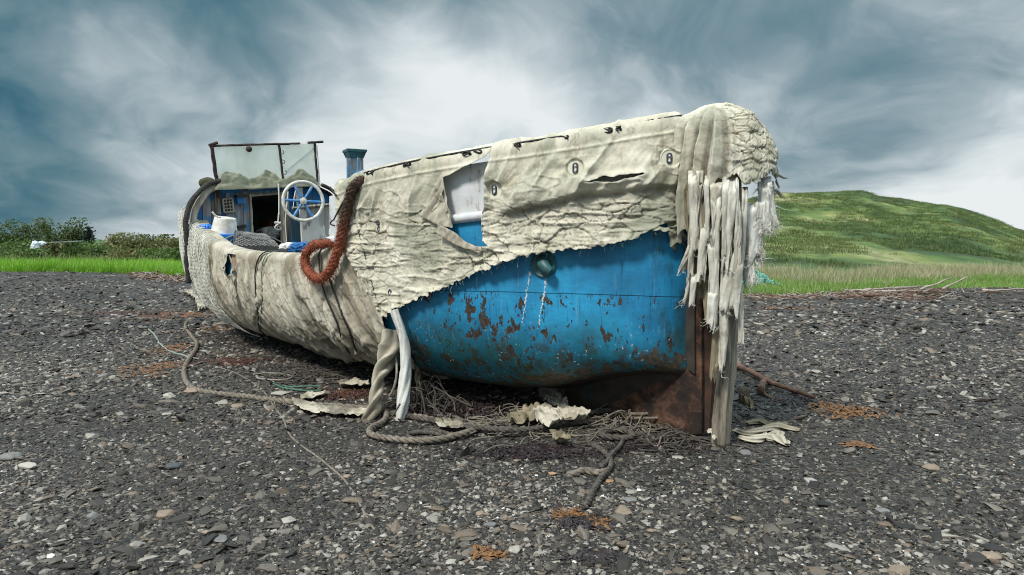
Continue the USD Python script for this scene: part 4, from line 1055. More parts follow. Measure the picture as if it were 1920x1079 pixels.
def ribbon(top, bot, w, curl, seed, mat, parent, name='strip', off=0.0, taper=0.85, twist=0.75, label=None, rows=None, grime=0.45, fold=0.022, hem=True, thick=0.004):
    """A hanging strip of stiff cloth between two world points: rolled across its width, creased along its length, torn at the end."""
    r = np.random.default_rng(seed)
    L = np.linalg.norm(bot - top); n = rows or max(10, int(L / 0.018)); m = 11
    t = np.linspace(0, 1, n); q = np.linspace(-1, 1, m)
    out = (EYE - (top + bot) / 2); out[2] = 0; out /= np.linalg.norm(out); side = np.cross(np.array([0, 0, 1.0]), out)
    ax = (bot - top)
    P = np.zeros((n, m, 3)); G = np.zeros((n, m))
    end = 0.10 * w * 9 * (fbm(np.stack([q * 3 + seed, 0 * q, 0 * q], 1), 3, seed) - 0.5) / max(L, 0.1)
    for j in range(m):
        tt = t * (1 + end[j] * 1.6)
        ww = w * (1 - (1 - taper) * t) * (0.85 + 0.3 * fbm(np.stack([t * L * 4, 0 * t + seed, 0 * t], 1), 2, seed))
        cu = curl * (0.5 + 0.9 * fbm(np.stack([t * L * 1.6, 0 * t + 3 * seed, 0 * t], 1), 2, seed + 1))
        a = q[j] * cu
        x = np.where(np.abs(cu) > 0.05, np.sin(a) / np.maximum(np.abs(cu), 0.05), q[j]) * ww / 2
        d = (np.cos(a) - np.cos(cu)) / np.maximum(np.abs(cu), 0.05) * ww / 2
        tw = twist * (fbm(np.stack([t * L * 1.2, 0 * t + 7 * seed, 0 * t], 1), 2, seed + 2) - 0.5) * 2
        sway = 0.07 * (fbm(np.stack([t * L * 1.5, 0 * t + 11 * seed, 0 * t], 1), 2, seed + 3) - 0.5)
        cr = fold * (fbm(np.stack([t * L * 7, 0 * t + q[j] * 2.5, 0 * t + seed], 1), 3, seed + 4) - 0.5) * 2
        xs, ds = x * np.cos(tw) - d * np.sin(tw), x * np.sin(tw) + d * np.cos(tw)
        P[:, j] = top + tt[:, None] * ax + (xs + sway)[:, None] * side + (ds + np.where(t < 0.16, -0.07 + (off + 0.07) * t / 0.16, off) + cr)[:, None] * out
        G[:, j] = grime * sstep(fbm(np.stack([t * L * 6, 0 * t + q[j] * 1.5, 0 * t + seed * 5], 1), 4, seed + 6), 0.5, 0.72)
    v, f = grid_mesh(P)
    if vnormals(v, f)[len(v) // 2] @ out < 0: f = f[:, ::-1]
    V, F = solidify(v, f, thick)
    return obj(name, (V, F), mat, parent, attrs={'grime': np.r_[G.ravel(), G.ravel()]}, label=label), P

def stern_hood():
    T = thing('stern_cover', 'cracked pale cover hooded over the stern head, torn into long stiff hanging strips', 'tarpaulin', loc(HS, 0, 2.0))
    # cap, pleated towards the camera's left, cracked on the right
    def bottom(th): return np.interp(th, [-2.2, -1.2, -0.8, -0.35, 0.0, 0.35, 0.8, 1.2, 1.5, 1.8, 2.2, 2.6, 3.2], [2.25, 2.22, 2.16, 2.12, 2.07, 2.00, 2.03, 2.00, 1.90, 1.72, 1.50, 1.55, 2.0])
    th = np.linspace(-2.2, 3.15, 330); t = np.linspace(0, 1, 130) 
    TH, Tt = np.meshgrid(th, t, indexing='ij')
    bz = bottom(TH) + 0.07 * (fbm(np.stack([TH * 6, 0 * TH, 0 * TH], -1), 4, 61) - 0.5) * 2
    Z = bz + (HTOP - 0.004 - bz) * np.sin(Tt * np.pi / 2) ** 0.85
    P = hood_pt(TH, Z); c = loc(HS, 0, 0)
    n = vnormals(*grid_mesh(P)).reshape(P.shape); o = P - c; o[..., 2] = np.maximum(o[..., 2] - 2.0, 0); n *= np.sign((n * o).sum(-1, keepdims=True))
    left = sstep(TH, 0.75, 1.15)
    ple = 1 - np.abs(((TH * 3.4 + 0.16 * np.sin(Z * 6) + 0.5 * fbm(np.stack([TH * 2, Z * 1.0, 0 * Z], -1), 2, 66)) % 1) - 0.5) * 4
    drop = sstep(HTOP - Z, 0.02, 0.22)
    d = drop * left * 0.052 * np.maximum(ple, -0.6) + drop * left * 0.012 * (fbm(np.stack([TH * 14, Z * 1.5, 0 * Z], -1), 3, 62) - 0.5) * 2
    flat = np.stack([TH.ravel() * 0.36 + 0.35 * Z.ravel(), Z.ravel() - 0.1 * TH.ravel()], 1)
    h1, g1 = crackle(flat, 0.09, 0.06, 0.006, 63, 0.7, 0.5); h2, g2 = crackle(flat, 0.15, 0.085, 0.009, 64, 0.6, 0.8)
    w = (1 - 0.75 * left.ravel())
    d = d + ((h1 + h2) * w).reshape(d.shape) + 0.09 * (fbm(P * 4.0, 4, 65) - 0.5)
    P = P + n * d[..., None]
    gr = (np.maximum(g1, g2) * w * 0.8).reshape(d.shape) + left * drop * 0.55 * sstep(-ple, -0.1, 0.7) * 1.5
    v, f = grid_mesh(P)
    if vnormals(v, f)[(len(v)) // 2] @ (v[len(v) // 2] - c) < 0: f = f[:, ::-1]
    V, F = solidify(v, f, 0.005)
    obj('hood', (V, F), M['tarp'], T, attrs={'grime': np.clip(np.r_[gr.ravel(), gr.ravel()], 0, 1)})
    # hanging strips: (u, v) at the top, (u, v) at the bottom, width in metres, curl, how far it stands out, material
    strips = [(1312, 240, 1306, 470, .105, 1.0, .03, 'rag'), (1304, 330, 1296, 520, .075, 1.2, .04, 'rag'), (1297, 455, 1276, 508, .07, .8, .05, 'rag'), (1318, 420, 1310, 520, .085, 1.1, .06, 'rag'),
              (1303, 490, 1284, 566, .055, 1.5, .02, 'rag'), (1312, 515, 1300, 566, .07, 1.3, .045, 'rag'), (1326, 300, 1322, 500, .085, .9, -.02, 'brown_canvas'), (1336, 310, 1334, 600, .055, 1.5, .03, 'rag'),
              (1340, 440, 1336, 612, .10, .9, .045, 'rag'), (1352, 350, 1345, 560, .06, 1.5, .035, 'rag'), (1362, 300, 1356, 482, .06, 1.4, .055, 'rag'), (1358, 440, 1350, 560, .055, 1.5, .01, 'rag'),
              (1372, 330, 1362, 500, .085, 1.0, .05, 'rag'), (1380, 350, 1378, 520, .06, 1.5, .035, 'rag'), (1388, 380, 1386, 510, .055, 1.4, .05, 'rag'), (1368, 460, 1360, 580, .10, .9, .02, 'rag'),
              (1378, 480, 1370, 585, .095, .8, .03, 'rag'), (1362, 540, 1352, 690, .075, .9, -.01, 'rag'), (1342, 540, 1338, 602, .11, 1.1, .05, 'rag'), (1350, 545, 1338, 720, .09, 1.0, -.04, 'brown_canvas'),
              (1384, 500, 1388, 640, .05, 1.0, -.02, 'rag'), (1330, 330, 1326, 450, .05, 1.2, .05, 'rag'), (1395, 350, 1396, 500, .06, 1.2, .0, 'rag'), (1345, 260, 1343, 400, .09, .8, .02, 'tarp'),
              (1320, 250, 1319, 350, .05, .8, .05, 'tarp'), (1292, 300, 1294, 440, .10, .7, -.03, 'brown_canvas')]
    for i, (u0, u1, v1, off) in enumerate(((1300, 1312, 560, -.05), (1325, 1325, 600, -.06), (1350, 1348, 640, -.07), (1374, 1366, 600, -.06))):
        ribbon(hood_at(u0, 290), hood_at(u1, v1), 0.13, 0.5, 260 + i, M['brown_canvas'], T, 'inner_fold', off)
    r = np.random.default_rng(77); parts = []
    for i, (u0, v0, u1, v1, w, cu, off, mt) in enumerate(strips):
        v0 = max(v0, 318 + 7 * (i % 4)); a, b = hood_at(u0, v0), hood_at(u1, v1)
        p_, P = ribbon(a, b, w * 1.18, cu * 1.4, 200 + i, M[mt], T, 'strip', off)
        if mt == 'rag':
            for k in range(6):
                q = P[-1, r.integers(0, 11)]; t_ = np.linspace(0, 1, 5)[:, None]; ln = r.uniform(0.015, 0.045)
                parts.append(tube(q + t_ * np.array([r.normal(0, .9), r.normal(0, .3), -r.uniform(0.2, 1)]) * ln + 0.008 * np.sin(t_ * 6 + k), np.linspace(.002, .0008, 5), 3, False))
    for i in range(24):
        u0 = r.uniform(1296, 1392); v0 = r.uniform(330, 430); u1 = u0 + r.normal(-4, 6); v1 = v0 + r.uniform(70, 210)
        ribbon(hood_at(u0, v0), hood_at(u1, min(v1, 600)), r.uniform(0.028, 0.06), r.uniform(0.8, 1.9), 340 + i, M['rag' if i % 3 else 'canvas'], T, 'rag', r.uniform(0.0, 0.075), 0.6, 2.2, grime=0.5, fold=0.03)
    # frayed white cloth on the right
    for i, (u0, v0, u1, v1, w, cu) in enumerate(((1402, 380, 1408, 490, .17, .7), (1412, 420, 1418, 492, .15, .5), (1398, 470, 1406, 532, .11, .7), (1425, 340, 1432, 440, .10, .9), (1440, 330, 1450, 425, .09, 1.0), (1446, 380, 1448, 432, .06, .8), (1416, 370, 1420, 430, .08, .7))):
        a, b = hood_at(1392 + (u0 - 1392) * 0.9, v0, 0.02), hood_at(u1, v1, 0.02)
        Y = a[1]; a = at(u0, v0, 5.02); b = at(u1, v1, 5.02)
        p_, P = ribbon(a, b, w, cu, 300 + i, M['fleece'], T, 'frayed_strip', 0.0, 0.8, 0.6, fold=0.03)
        for k in range(110):
            e = P[r.integers(2, len(P)), r.choice([0, 1, 9, 10])] if k % 2 else P[-1 - r.integers(0, 4), r.integers(0, 11)]
            t_ = np.linspace(0, 1, 5)[:, None]; ln = r.uniform(0.02, 0.075)
            parts.append(tube(e + t_ * np.array([r.normal(0, .8), r.normal(0, .4), -r.uniform(0.1, 1)]) * ln + 0.01 * np.sin(t_ * 6 + k), np.linspace(.0022, .0008, 5), 3, False))
    # stiff curls broken off the cover's edge
    for i, (u, v, w, h, ang) in enumerate(((1440, 272, .075, .10, 0.9), (1448, 292, .09, .085, 1.3), (1452, 318, .10, .12, 0.6), (1462, 330, .07, .08, 1.2), (1438, 300, .08, .10, 0.4), (1458, 362, .07, .08, 0.8), (1446, 352, .06, .10, 0.3), (1430, 318, .06, .09, 0.7), (1464, 345, .05, .06, 0.5))):
        a = at(u, v, 5.2); d = np.array([math.sin(ang), 0.25, -math.cos(ang)])
        ribbon(a - d * h * 0.5, a + d * h * 0.6, w, 2.4, 400 + i, M['rag'], T, 'curl', 0.0, 0.8, 0.8, rows=14, grime=0.9, fold=0.02)
    a, b = at(1417, 322, 5.2), at(1446, 303, 5.12)
    obj('batten', tube(np.stack([a, a + (b - a) * 0.5 + [0, 0, 0.004], b]), [0.013, 0.014, 0.012], 8), M['post'], T, smooth=True)
    th = np.linspace(0, 1, 40)[:, None]
    q = at(1398, 500, 5.15) + th * (at(1396, 590, 5.15) - at(1398, 500, 5.15)) + 0.01 * np.sin(th * 22)
    obj('loose_fibre', tube(q, np.linspace(0.006, 0.002, 40), 5), M['thread'], T, smooth=True)
    obj('loose_threads', cat_mesh(parts), M['thread'], T, smooth=True, kind='stuff')
stern_hood()
# ------------------------------------------------------------------ cabin front, windscreen, wheel and what lies in the cockpit
def slab(name, oz, s, t, mat, parent=BOAT, h=0.2, label=None, smooth=30, wav=0.0):
    """A flat piece standing athwartships: outline in (o, z), its after face at s."""
    p, f = fill(Polygon(oz), h)
    P = loc(np.full(len(p), s), p[:, 0], p[:, 1])
    if wav: P = P + (wav * (fbm(P * 3, 3, 4) - 0.5))[:, None] * AX
    if vnormals(P, f)[0] @ AX < 0: f = f[:, ::-1]
    return obj(name, solidify(P, f, t), mat, parent, smooth=smooth, label=label)
def bar(name, a, b, w, mat, parent=BOAT, label=None, k=4, seed=0, rough=0.0):
    p = resample([a, b], 0.04) if rough else np.array([a, (a + b) / 2, b])
    if rough: p = p + rough * (np.stack([fbm(p * 9 + 7 * j, 3, seed + j) for j in range(3)], 1) - 0.5)
    ww = w * 0.7 * (1 + (0.5 * (fbm(p * 14, 3, seed + 5) - 0.5) if rough else 0))
    return obj(name, tube(p, ww, k), mat, parent, label=label, smooth=30)
def W(u, v, s): q = on_s(u, v, s); return loc(s, q[0], q[1])
BLUES = [mat_wood('old_blue_boards', (0.05, 0.04, 0.035), (0.16, 0.14, 0.125), (0.34, 0.32, 0.31), 'z', 1.0, 0.75, (0.02, 0.17, 0.42), 0.2),
         mat_wood('pale_blue_boards', (0.14, 0.12, 0.11), (0.30, 0.29, 0.30), (0.46, 0.45, 0.46), 'z', 1.0, 0.75, (0.10, 0.28, 0.52), 0.0),
         mat_wood('bright_blue_boards', (0.05, 0.04, 0.04), (0.14, 0.13, 0.12), (0.28, 0.28, 0.28), 'z', 1.0, 0.7, (0.015, 0.19, 0.50), 1.4)]
M['deep_blue'] = mat_wood('teal_door_paint', (0.02, 0.03, 0.04), (0.03, 0.05, 0.06), (0.06, 0.08, 0.1), 'z', 1.0, 0.6, (0.012, 0.085, 0.15), 1.2)
M['weathered_ply'] = mat_wood('weathered_ply', (0.12, 0.105, 0.09), (0.28, 0.265, 0.25), (0.52, 0.51, 0.50), 'z', 0.5, 0.85, (0.66, 0.66, 0.65), 0.6)
M['frame'] = mat_plain('black_rusty_angle_iron', (0.012, 0.010, 0.009), (0.05, 0.03, 0.022), 30, 0.85, 0.01)
M['cream_trim'] = mat_wood('cream_trim', (0.16, 0.13, 0.10), (0.38, 0.35, 0.28), (0.55, 0.52, 0.43), 'z', 1.0, 0.8)
M['wheel_white'] = mat_plain('wheel_paint', (0.40, 0.37, 0.31), (0.72, 0.71, 0.68), 14, 0.45)
M['wheel_blue'] = mat_plain('wheel_blue_paint', (0.012, 0.15, 0.42), (0.10, 0.26, 0.48), 6, 0.5, 0.003, 0.0, 2)
M['white_line'] = mat_plain('white_line', (0.60, 0.60, 0.57), (0.74, 0.74, 0.70), 50)
M['bucket_white'] = mat_plain('dirty_white_plastic', (0.48, 0.45, 0.40), (0.74, 0.73, 0.70), 9, 0.5)
M['bucket_blue'] = mat_plain('blue_plastic', (0.012, 0.13, 0.50), (0.02, 0.20, 0.66), 6, 0.4)
M['creel'] = mat_plain('tarry_netting', (0.012, 0.012, 0.013), (0.06, 0.06, 0.065), 40)
M['creel_net'] = mat_plain('grey_creel_net', (0.05, 0.05, 0.05), (0.30, 0.30, 0.28), 9)
M['blue_cloth'] = mat_plain('blue_cloth', (0.012, 0.08, 0.24), (0.03, 0.17, 0.42), 9, 0.9)
M['turq'] = mat_plain('turquoise_float', (0.30, 0.52, 0.48), (0.62, 0.72, 0.68), 6, 0.5)
M['turq_line'] = mat_plain('faded_turquoise_line', (0.15, 0.19, 0.165), (0.26, 0.31, 0.28), 20)
M['turq_bright'] = mat_plain('turquoise_net', (0.08, 0.30, 0.25), (0.20, 0.48, 0.40), 20)
M['brown'] = mat_plain('brown_crate', (0.10, 0.04, 0.02), (0.20, 0.09, 0.05), 9)
def mat_screen():
    g = Mat(); p = g.pos(); n = g.noise(g.map(p, scale=(1, 1, 0.5)), 2.2, 5, 0.65)
    col = g.mix(g.step(n, 0.3, 0.7), (0.66, 0.68, 0.60), (0.95, 0.96, 0.93))
    d = g.new('translucent_bsdf', 'BSDF', color=col); a = g.bsdf(col, 0.35)
    s = g.new('mix_closure', 'closure', fac=0.68, closure1=a, closure2=d)
    t = g.new('transparent_bsdf', 'BSDF', color=(0.95, 0.96, 0.92))
    return g.done('fogged_screen', g.new('mix_closure', 'closure', fac=0.42, closure1=s, closure2=t))
def mat_sheeting():
    g = Mat(); p = g.pos(); n = g.noise(p, 6.0, 5, 0.6)
    col = g.mix(n, (0.16, 0.17, 0.10), (0.52, 0.53, 0.40))
    a = g.bsdf(col, 0.4); d = g.new('translucent_bsdf', 'BSDF', color=col)
    return g.done('crumpled_sheeting', g.new('mix_closure', 'closure', fac=0.4, closure1=a, closure2=d))
M['screen'], M['sheeting'] = mat_screen(), mat_sheeting()

def arch_z(o):
    """Underside of the fore cabin's arched roof at s = 0."""
    return np.interp(o, ARCH[:, 0], ARCH[:, 1])
_apx = [(352, 440), (352, 412), (357, 388), (370, 366), (386, 350), (404, 345), (440, 346), (500, 347), (560, 347), (596, 350), (614, 359), (628, 374), (634, 392)]
ARCH = np.array([on_s(u, v, 0.0) for u, v in _apx]); ARCH = ARCH[np.argsort(ARCH[:, 0])]
def build_cabin():
    o = np.linspace(ARCH[0, 0], ARCH[-1, 0], 41)
    # arched roof running forward to the stem
    s = np.linspace(-3.0, 0.10, 24); Sg, Og = np.meshgrid(s, np.linspace(0, 1, 41), indexing='ij')
    k = np.clip(b_of(np.clip(Sg, -3, 0)) / b_of(0.0), 0.04, 1)
    oo = ARCH[0, 0] + (ARCH[-1, 0] - ARCH[0, 0]) * Og
    mid = 1.85 + 0.10 * np.clip(-Sg / 3, 0, 1)
    zz = mid + (arch_z(oo) - 1.85) * (0.35 + 0.65 * k) - 0.02
    v, f = grid_mesh(loc(Sg, oo * k, zz))
    if vnormals(v, f)[len(v) // 2][2] < 0: f = f[:, ::-1]
    obj('cabin_roof', solidify(v, f, 0.03), M['dark'], BOAT, smooth=True)
    # light coaming inside the arch, thick black rubbing strip outside it
    A3 = spline(loc(0 * ARCH[-6:, 0] + 0.10, ARCH[-6:, 0] * 0.965, ARCH[-6:, 1] - 0.045), 0.05)
    obj('arch_coaming', tube(A3, 0.055, 8), M['cream_trim'], BOAT, smooth=True, label='cream coaming band inside the cabin arch')
    px = [(353, 531), (352, 505), (351, 478), (351, 455), (349, 430), (348, 412), (352, 394), (362, 374), (376, 358), (392, 346), (406, 341), (430, 337)]
    P = spline(np.array([W(u, v, 0.16) for u, v in px]), 0.03)
    r = 0.036 * (0.85 + 0.5 * fbm(P * 7, 3, 6))
    obj('black_rubbing_strip', tube(P + 0.03 * (np.stack([fbm(P * 4 + 9 * j, 3, j) for j in range(3)], 1) - 0.5), r, 9), M['hose'], BOAT, smooth=True, label='thick crusted black rubber strip round the cabin arch, its end hanging down at the bow')
    q = [ARCH[-1], ARCH[-2], ARCH[-3]]
    P = spline(loc(np.full(4, 0.14), ARCH[:4, 0] * 1.0, ARCH[:4, 1] + 0.02), 0.04)
    obj('black_rubbing_strip', tube(P, 0.03 * (0.8 + 0.5 * fbm(P * 7, 3, 8)), 7), M['hose'], BOAT, smooth=True)
    # bulkhead of upright boards with the doorway left open
    door = Polygon([tuple(on_s(u, v, 0.0)) for u, v in ((471, 368), (525, 364), (528, 470), (476, 470))])
    edges = np.array([on_s(u, 400, 0.0)[0] for u in (352, 366, 380, 396, 411, 424, 440, 456, 471, 486, 500, 514, 527, 541, 556, 571, 586, 602, 618, 634)])[::-1]
    r = np.random.default_rng(6)
    for i in range(len(edges) - 1):
        a, b = edges[i] + 0.003, edges[i + 1] - 0.003
        t = np.linspace(a, b, 4)
        pl = Polygon([(a, 0.9), (b, 0.9)] + [(x, arch_z(x) - 0.03) for x in t[::-1]]).difference(door)
        u = proj(loc(0.0, (a + b) / 2, 2.0))[0]
        for gm in getattr(pl, 'geoms', [pl]):
            if gm.area < 0.004: continue
            lower = gm.centroid.y > 2.2 and pl.geom_type != 'Polygon'
            mt = BLUES[2] if (u > 530 or u < 380) else (BLUES[1] if u > 425 else BLUES[int(r.integers(0, 2))])
            slab('board', list(gm.exterior.coords)[:-1], 0.0 + r.uniform(-0.012, 0.012), 0.03, mt, h=0.5)
    # doorway: dark space, frame, sill, things in it
    for u0, v0, u1, v1 in ((469, 364, 474, 472), (526, 362, 530, 470)):
        bar('door_frame', W(u0, v0, 0.03), W(u1, v1, 0.03), 0.035, M['cream_trim'], rough=0.01, seed=int(u0))
    bar('door_frame', W(466, 367, 0.03), W(530, 362, 0.03), 0.03, M['cream_trim'], rough=0.01, seed=3)
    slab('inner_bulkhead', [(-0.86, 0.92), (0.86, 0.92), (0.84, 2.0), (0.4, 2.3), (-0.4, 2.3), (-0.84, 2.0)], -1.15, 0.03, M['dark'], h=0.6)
    C = on_s(510, 424, -0.8)
    m = trimesh.creation.box([0.5, 0.4, 0.22]); 
    # blue head beams over the door
    slab('head_beam', [tuple(on_s(u, v, 0.02)) for u, v in ((411, 357), (470, 352), (530, 349), (598, 345), (598, 351), (530, 357), (470, 360), (411, 363))], 0.05, 0.05, BLUES[2], h=0.2)
    slab('light_board', [tuple(on_s(u, v, 0.1)) for u, v in ((462, 350), (520, 345), (532, 347), (530, 352), (466, 357))], 0.13, 0.03, M['cream_trim'], h=0.2, label='white edged board on top of the head beam')
    slab('rust_board', [tuple(on_s(u, v, 0.1)) for u, v in ((471, 352), (515, 348), (516, 351), (472, 355))], 0.15, 0.015, M['rust'], h=0.2)
    # little grille, instrument box, latch
    gr = path_for('window_grille', BOAT); UsdGeom.Xform.Define(stage, gr); _base[gr] = _base[BOAT]
    c = [on_s(u, v, 0.04) for u, v in ((417, 374), (435, 372), (438, 397), (420, 399))]
    c = np.array(c); slab('backing', c.tolist(), 0.035, 0.02, M['dark'], gr)
    lerp = lambda a, b, t: a + (b - a) * t
    for t in (0, 1): bar('frame', loc(0.05, *lerp(c[0], c[1], t)), loc(0.05, *lerp(c[3], c[2], t)), 0.024, M['cream_trim'], gr)
    for t in (0, 1): bar('frame', loc(0.05, *lerp(c[0], c[3], t)), loc(0.05, *lerp(c[1], c[2], t)), 0.024, M['cream_trim'], gr)
    for t in (0.33, 0.66): bar('slat', loc(0.052, *lerp(c[0], c[1], t)), loc(0.052, *lerp(c[3], c[2], t)), 0.012, M['cream_trim'], gr)
    for t in (0.25, 0.5, 0.75): bar('slat', loc(0.056, *lerp(c[0], c[3], t)), loc(0.056, *lerp(c[1], c[2], t)), 0.012, M['cream_trim'], gr)
    slab('instrument_box', [tuple(on_s(u, v, 0.1)) for u, v in ((444, 370), (459, 369), (460, 381), (446, 383))], 0.12, 0.10, BLUES[2])
    slab('instrument_hood', [tuple(on_s(u, v, 0.1)) for u, v in ((442, 366), (460, 364), (461, 370), (443, 371))], 0.15, 0.13, M['dark'])
    slab('latch', [tuple(on_s(u, v, 0.05)) for u, v in ((445, 424), (461, 421), (462, 427), (447, 430))], 0.06, 0.05, M['dark'])
    # broad dark stanchion left of the grille
    slab('stanchion', [tuple(on_s(u, v, 0.06)) for u, v in ((402, 362), (410, 362), (414, 402), (404, 402))], 0.08, 0.07, M['post'], label='dark bare stanchion left of the grille')
    # windscreen
    ws = path_for('windscreen', BOAT); UsdGeom.Xform.Define(stage, ws); _base[ws] = _base[BOAT]
    s0 = 0.10
    def pane(px): slab('pane', [tuple(on_s(u, v, s0)) for u, v in px], s0, 0.008, M['screen'], ws, h=0.12, wav=0.02)
    pane(((400, 275), (522, 272), (531, 350), (411, 356))); pane(((526, 272), (592, 268), (597, 347), (535, 350)))
    for a, b, w in (((396, 270), (411, 372), 0.045), ((523, 270), (533, 352), 0.03), ((590, 268), (596, 350), 0.03), ((398, 274), (562, 269), 0.026), ((577, 268), (606, 266), 0.03), ((392, 273), (408, 268), 0.03)):
        bar('frame_bar', W(*a, s0 + 0.02), W(*b, s0 + 0.02), w, M['frame'], ws, rough=0.02, seed=a[0])
    bar('brace', W(537, 322, s0 - 0.04), W(592, 276, s0 - 0.04), 0.022, M['frame'], ws, rough=0.005, seed=5)
    bar('edge_strip', W(594, 272, s0), W(600, 348, s0), 0.012, M['white_line'], ws)
    m = trimesh.creation.icosphere(3, 0.048); m.apply_translation(W(467, 280, s0 + 0.05)); m.apply_translation([0, 0, 0]); obj('knob', m, M['frame'], ws, smooth=True)
    for (u, v) in ((529, 286), (531, 304), (534, 324)):
        a = W(u, v, s0 + 0.05); t = np.linspace(0, 4.5, 14)
        obj('hook', tube(a + np.stack([0.03 * np.sin(t), 0 * t, 0.03 * np.cos(t)], 1), 0.006, 5), M['frame'], ws, smooth=True)
    # crumpled sheeting heaped on the roof behind the screen
    T0 = on_s(411, 356, -0.15); T1 = on_s(600, 348, -0.15)
    x = np.linspace(0, 1, 90); y = np.linspace(0, 1, 26); X, Y = np.meshgrid(x, y, indexing='ij')
    us = np.linspace(404, 602, 90)
    hv = PchipInterpolator([404, 425, 445, 470, 486, 500, 515, 530, 548, 562, 580, 602], [350, 322, 326, 335, 330, 318, 328, 338, 328, 317, 326, 348])(us) + 5 * (fbm(np.stack([us * 0.09, 0 * us, 0 * us], 1), 3, 4) - 0.5)
    P = np.zeros((90, 26, 3))
    for i in range(90):
        top = W(us[i], hv[i], 0.15); bt = W(us[i], 357 - 8 * x[i], 0.24)
        arc = np.sin(y * np.pi / 2)
        P[i] = bt + (top - bt) * np.stack([y, y, arc], 1)
    P = P + (0.16 * (fbm(P * 6.0, 4, 71) - 0.5))[..., None] * np.array([0.3, -0.6, 0.8]) * np.minimum(1, 4 * Y * (1.1 - Y))[..., None]
    v, f = grid_mesh(P)
    if vnormals(v, f)[len(v) // 2] @ np.array([0, -1, 1]) < 0: f = f[:, ::-1]
    obj('crumpled_sheeting', solidify(v, f, 0.006), M['sheeting'], smooth=True, label='crumpled olive plastic sheeting heaped along the foot of the windscreen', cat='sheeting')
    c0 = W(390, 344, 0.02); m = trimesh.creation.icosphere(3, 0.12); m.apply_scale([1.1, 0.8, 0.75]); m.vertices += 0.05 * (fbm(m.vertices * 9, 3, 3) - 0.5)[:, None] * m.vertices / 0.1; m.apply_translation(c0)
    obj('weed_clump', m, M['moss'], smooth=True, label='round dark mossy clump on the cabin arch left of the windscreen', cat='moss')
M['moss'] = mat_plain('dark_moss', (0.02, 0.025, 0.012), (0.08, 0.085, 0.035), 30, 0.95, 0.03)
build_cabin()

def build_wheel():
    C = on_s(568.5, 377.5, 1.0); C = loc(1.0, C[0], C[1]); Y = C[1]
    Rr = 36.0 * Y / 1280
    # the wheel leans back a little and faces aft
    n = AX + np.array([0, 0, 0.10]); n /= np.linalg.norm(n); e1 = NP; e2 = np.cross(n, e1); e2 *= np.sign(e2[2])
    # an athwartships disc would look narrow from here, so the wheel is turned on its column towards the quarter
    n = 0.62 * AX + 0.78 * np.array([0.26, -0.965, 0]); n[2] = 0.08; n /= np.linalg.norm(n)
    e1 = np.cross(n, [0, 0, 1.0]); e1 /= np.linalg.norm(e1); e2 = np.cross(e1, n); e2 *= np.sign(e2[2])
    w = path_for('steering_wheel', BOAT); UsdGeom.Xform.Define(stage, w); _base[w] = _base[BOAT]
    th = np.linspace(0, 2 * np.pi, 73)
    ring = C + Rr * (np.cos(th)[:, None] * e1 + np.sin(th)[:, None] * e2)
    obj('rim', tube(ring, 0.027, 12, False), M['wheel_white'], w, smooth=True)
    hub = trimesh.creation.revolve([(0, -0.03), (0.055, -0.03), (0.06, 0.0), (0.05, 0.03), (0.025, 0.045), (0, 0.05)], sections=24)
    T = np.eye(4); T[:3, 0], T[:3, 1], T[:3, 2], T[:3, 3] = e1, np.cross(n, e1), n, C; hub.apply_transform(T)
    obj('hub', hub, M['wheel_white'], w)
    for k in range(6):
        a = math.radians(2 + 60 * k); d = math.cos(a) * e1 + math.sin(a) * e2
        t = np.linspace(0.04, Rr, 12)
        obj('spoke', tube(C + t[:, None] * d, 0.017 + 0.006 * np.abs(np.sin(t * 22)), 8), M['wheel_blue'], w, smooth=True)
    bar('wheel_shaft', C - n * 0.02, C - n * 0.30, 0.03, M['frame'], BOAT, k=8)
    # console that carries it: weathered ply with a teal door in its side, seen right of the doorway
    s1 = 0.62
    slab('console_panel', [tuple(on_s(u, v, s1)) for u, v in ((563, 388), (640, 380), (648, 470), (568, 470))], s1, 0.05, M['weathered_ply'], h=0.15, label='grey weathered console panel right of the wheel')
    slab('console_panel', [tuple(on_s(u, v, 0.35)) for u, v in ((544, 398), (561, 396), (567, 462), (549, 462))], 0.35, 0.04, M['deep_blue'], h=0.2, label='narrow teal panel behind the wheel')
    slab('console_post', [tuple(on_s(u, v, 0.3)) for u, v in ((531, 360), (541, 360), (544, 462), (534, 462))], 0.3, 0.05, M['post'], h=0.2)
    bar('console_cap', W(548, 391, s1 + 0.02), W(642, 381, s1 + 0.02), 0.035, M['post'], rough=0.02, seed=4)
    slab('white_panel', [tuple(on_s(u, v, 0.1)) for u, v in ((553, 352), (567, 351), (571, 392), (557, 392))], 0.10, 0.02, M['weathered_ply'], h=0.2)
    p = spline(np.array([W(u, v, 0.3) for u, v in ((556, 352), (552, 368), (550, 392))]), 0.02); obj('cable', tube(p, 0.008, 5), M['white_line'], BOAT, smooth=True)
build_wheel()

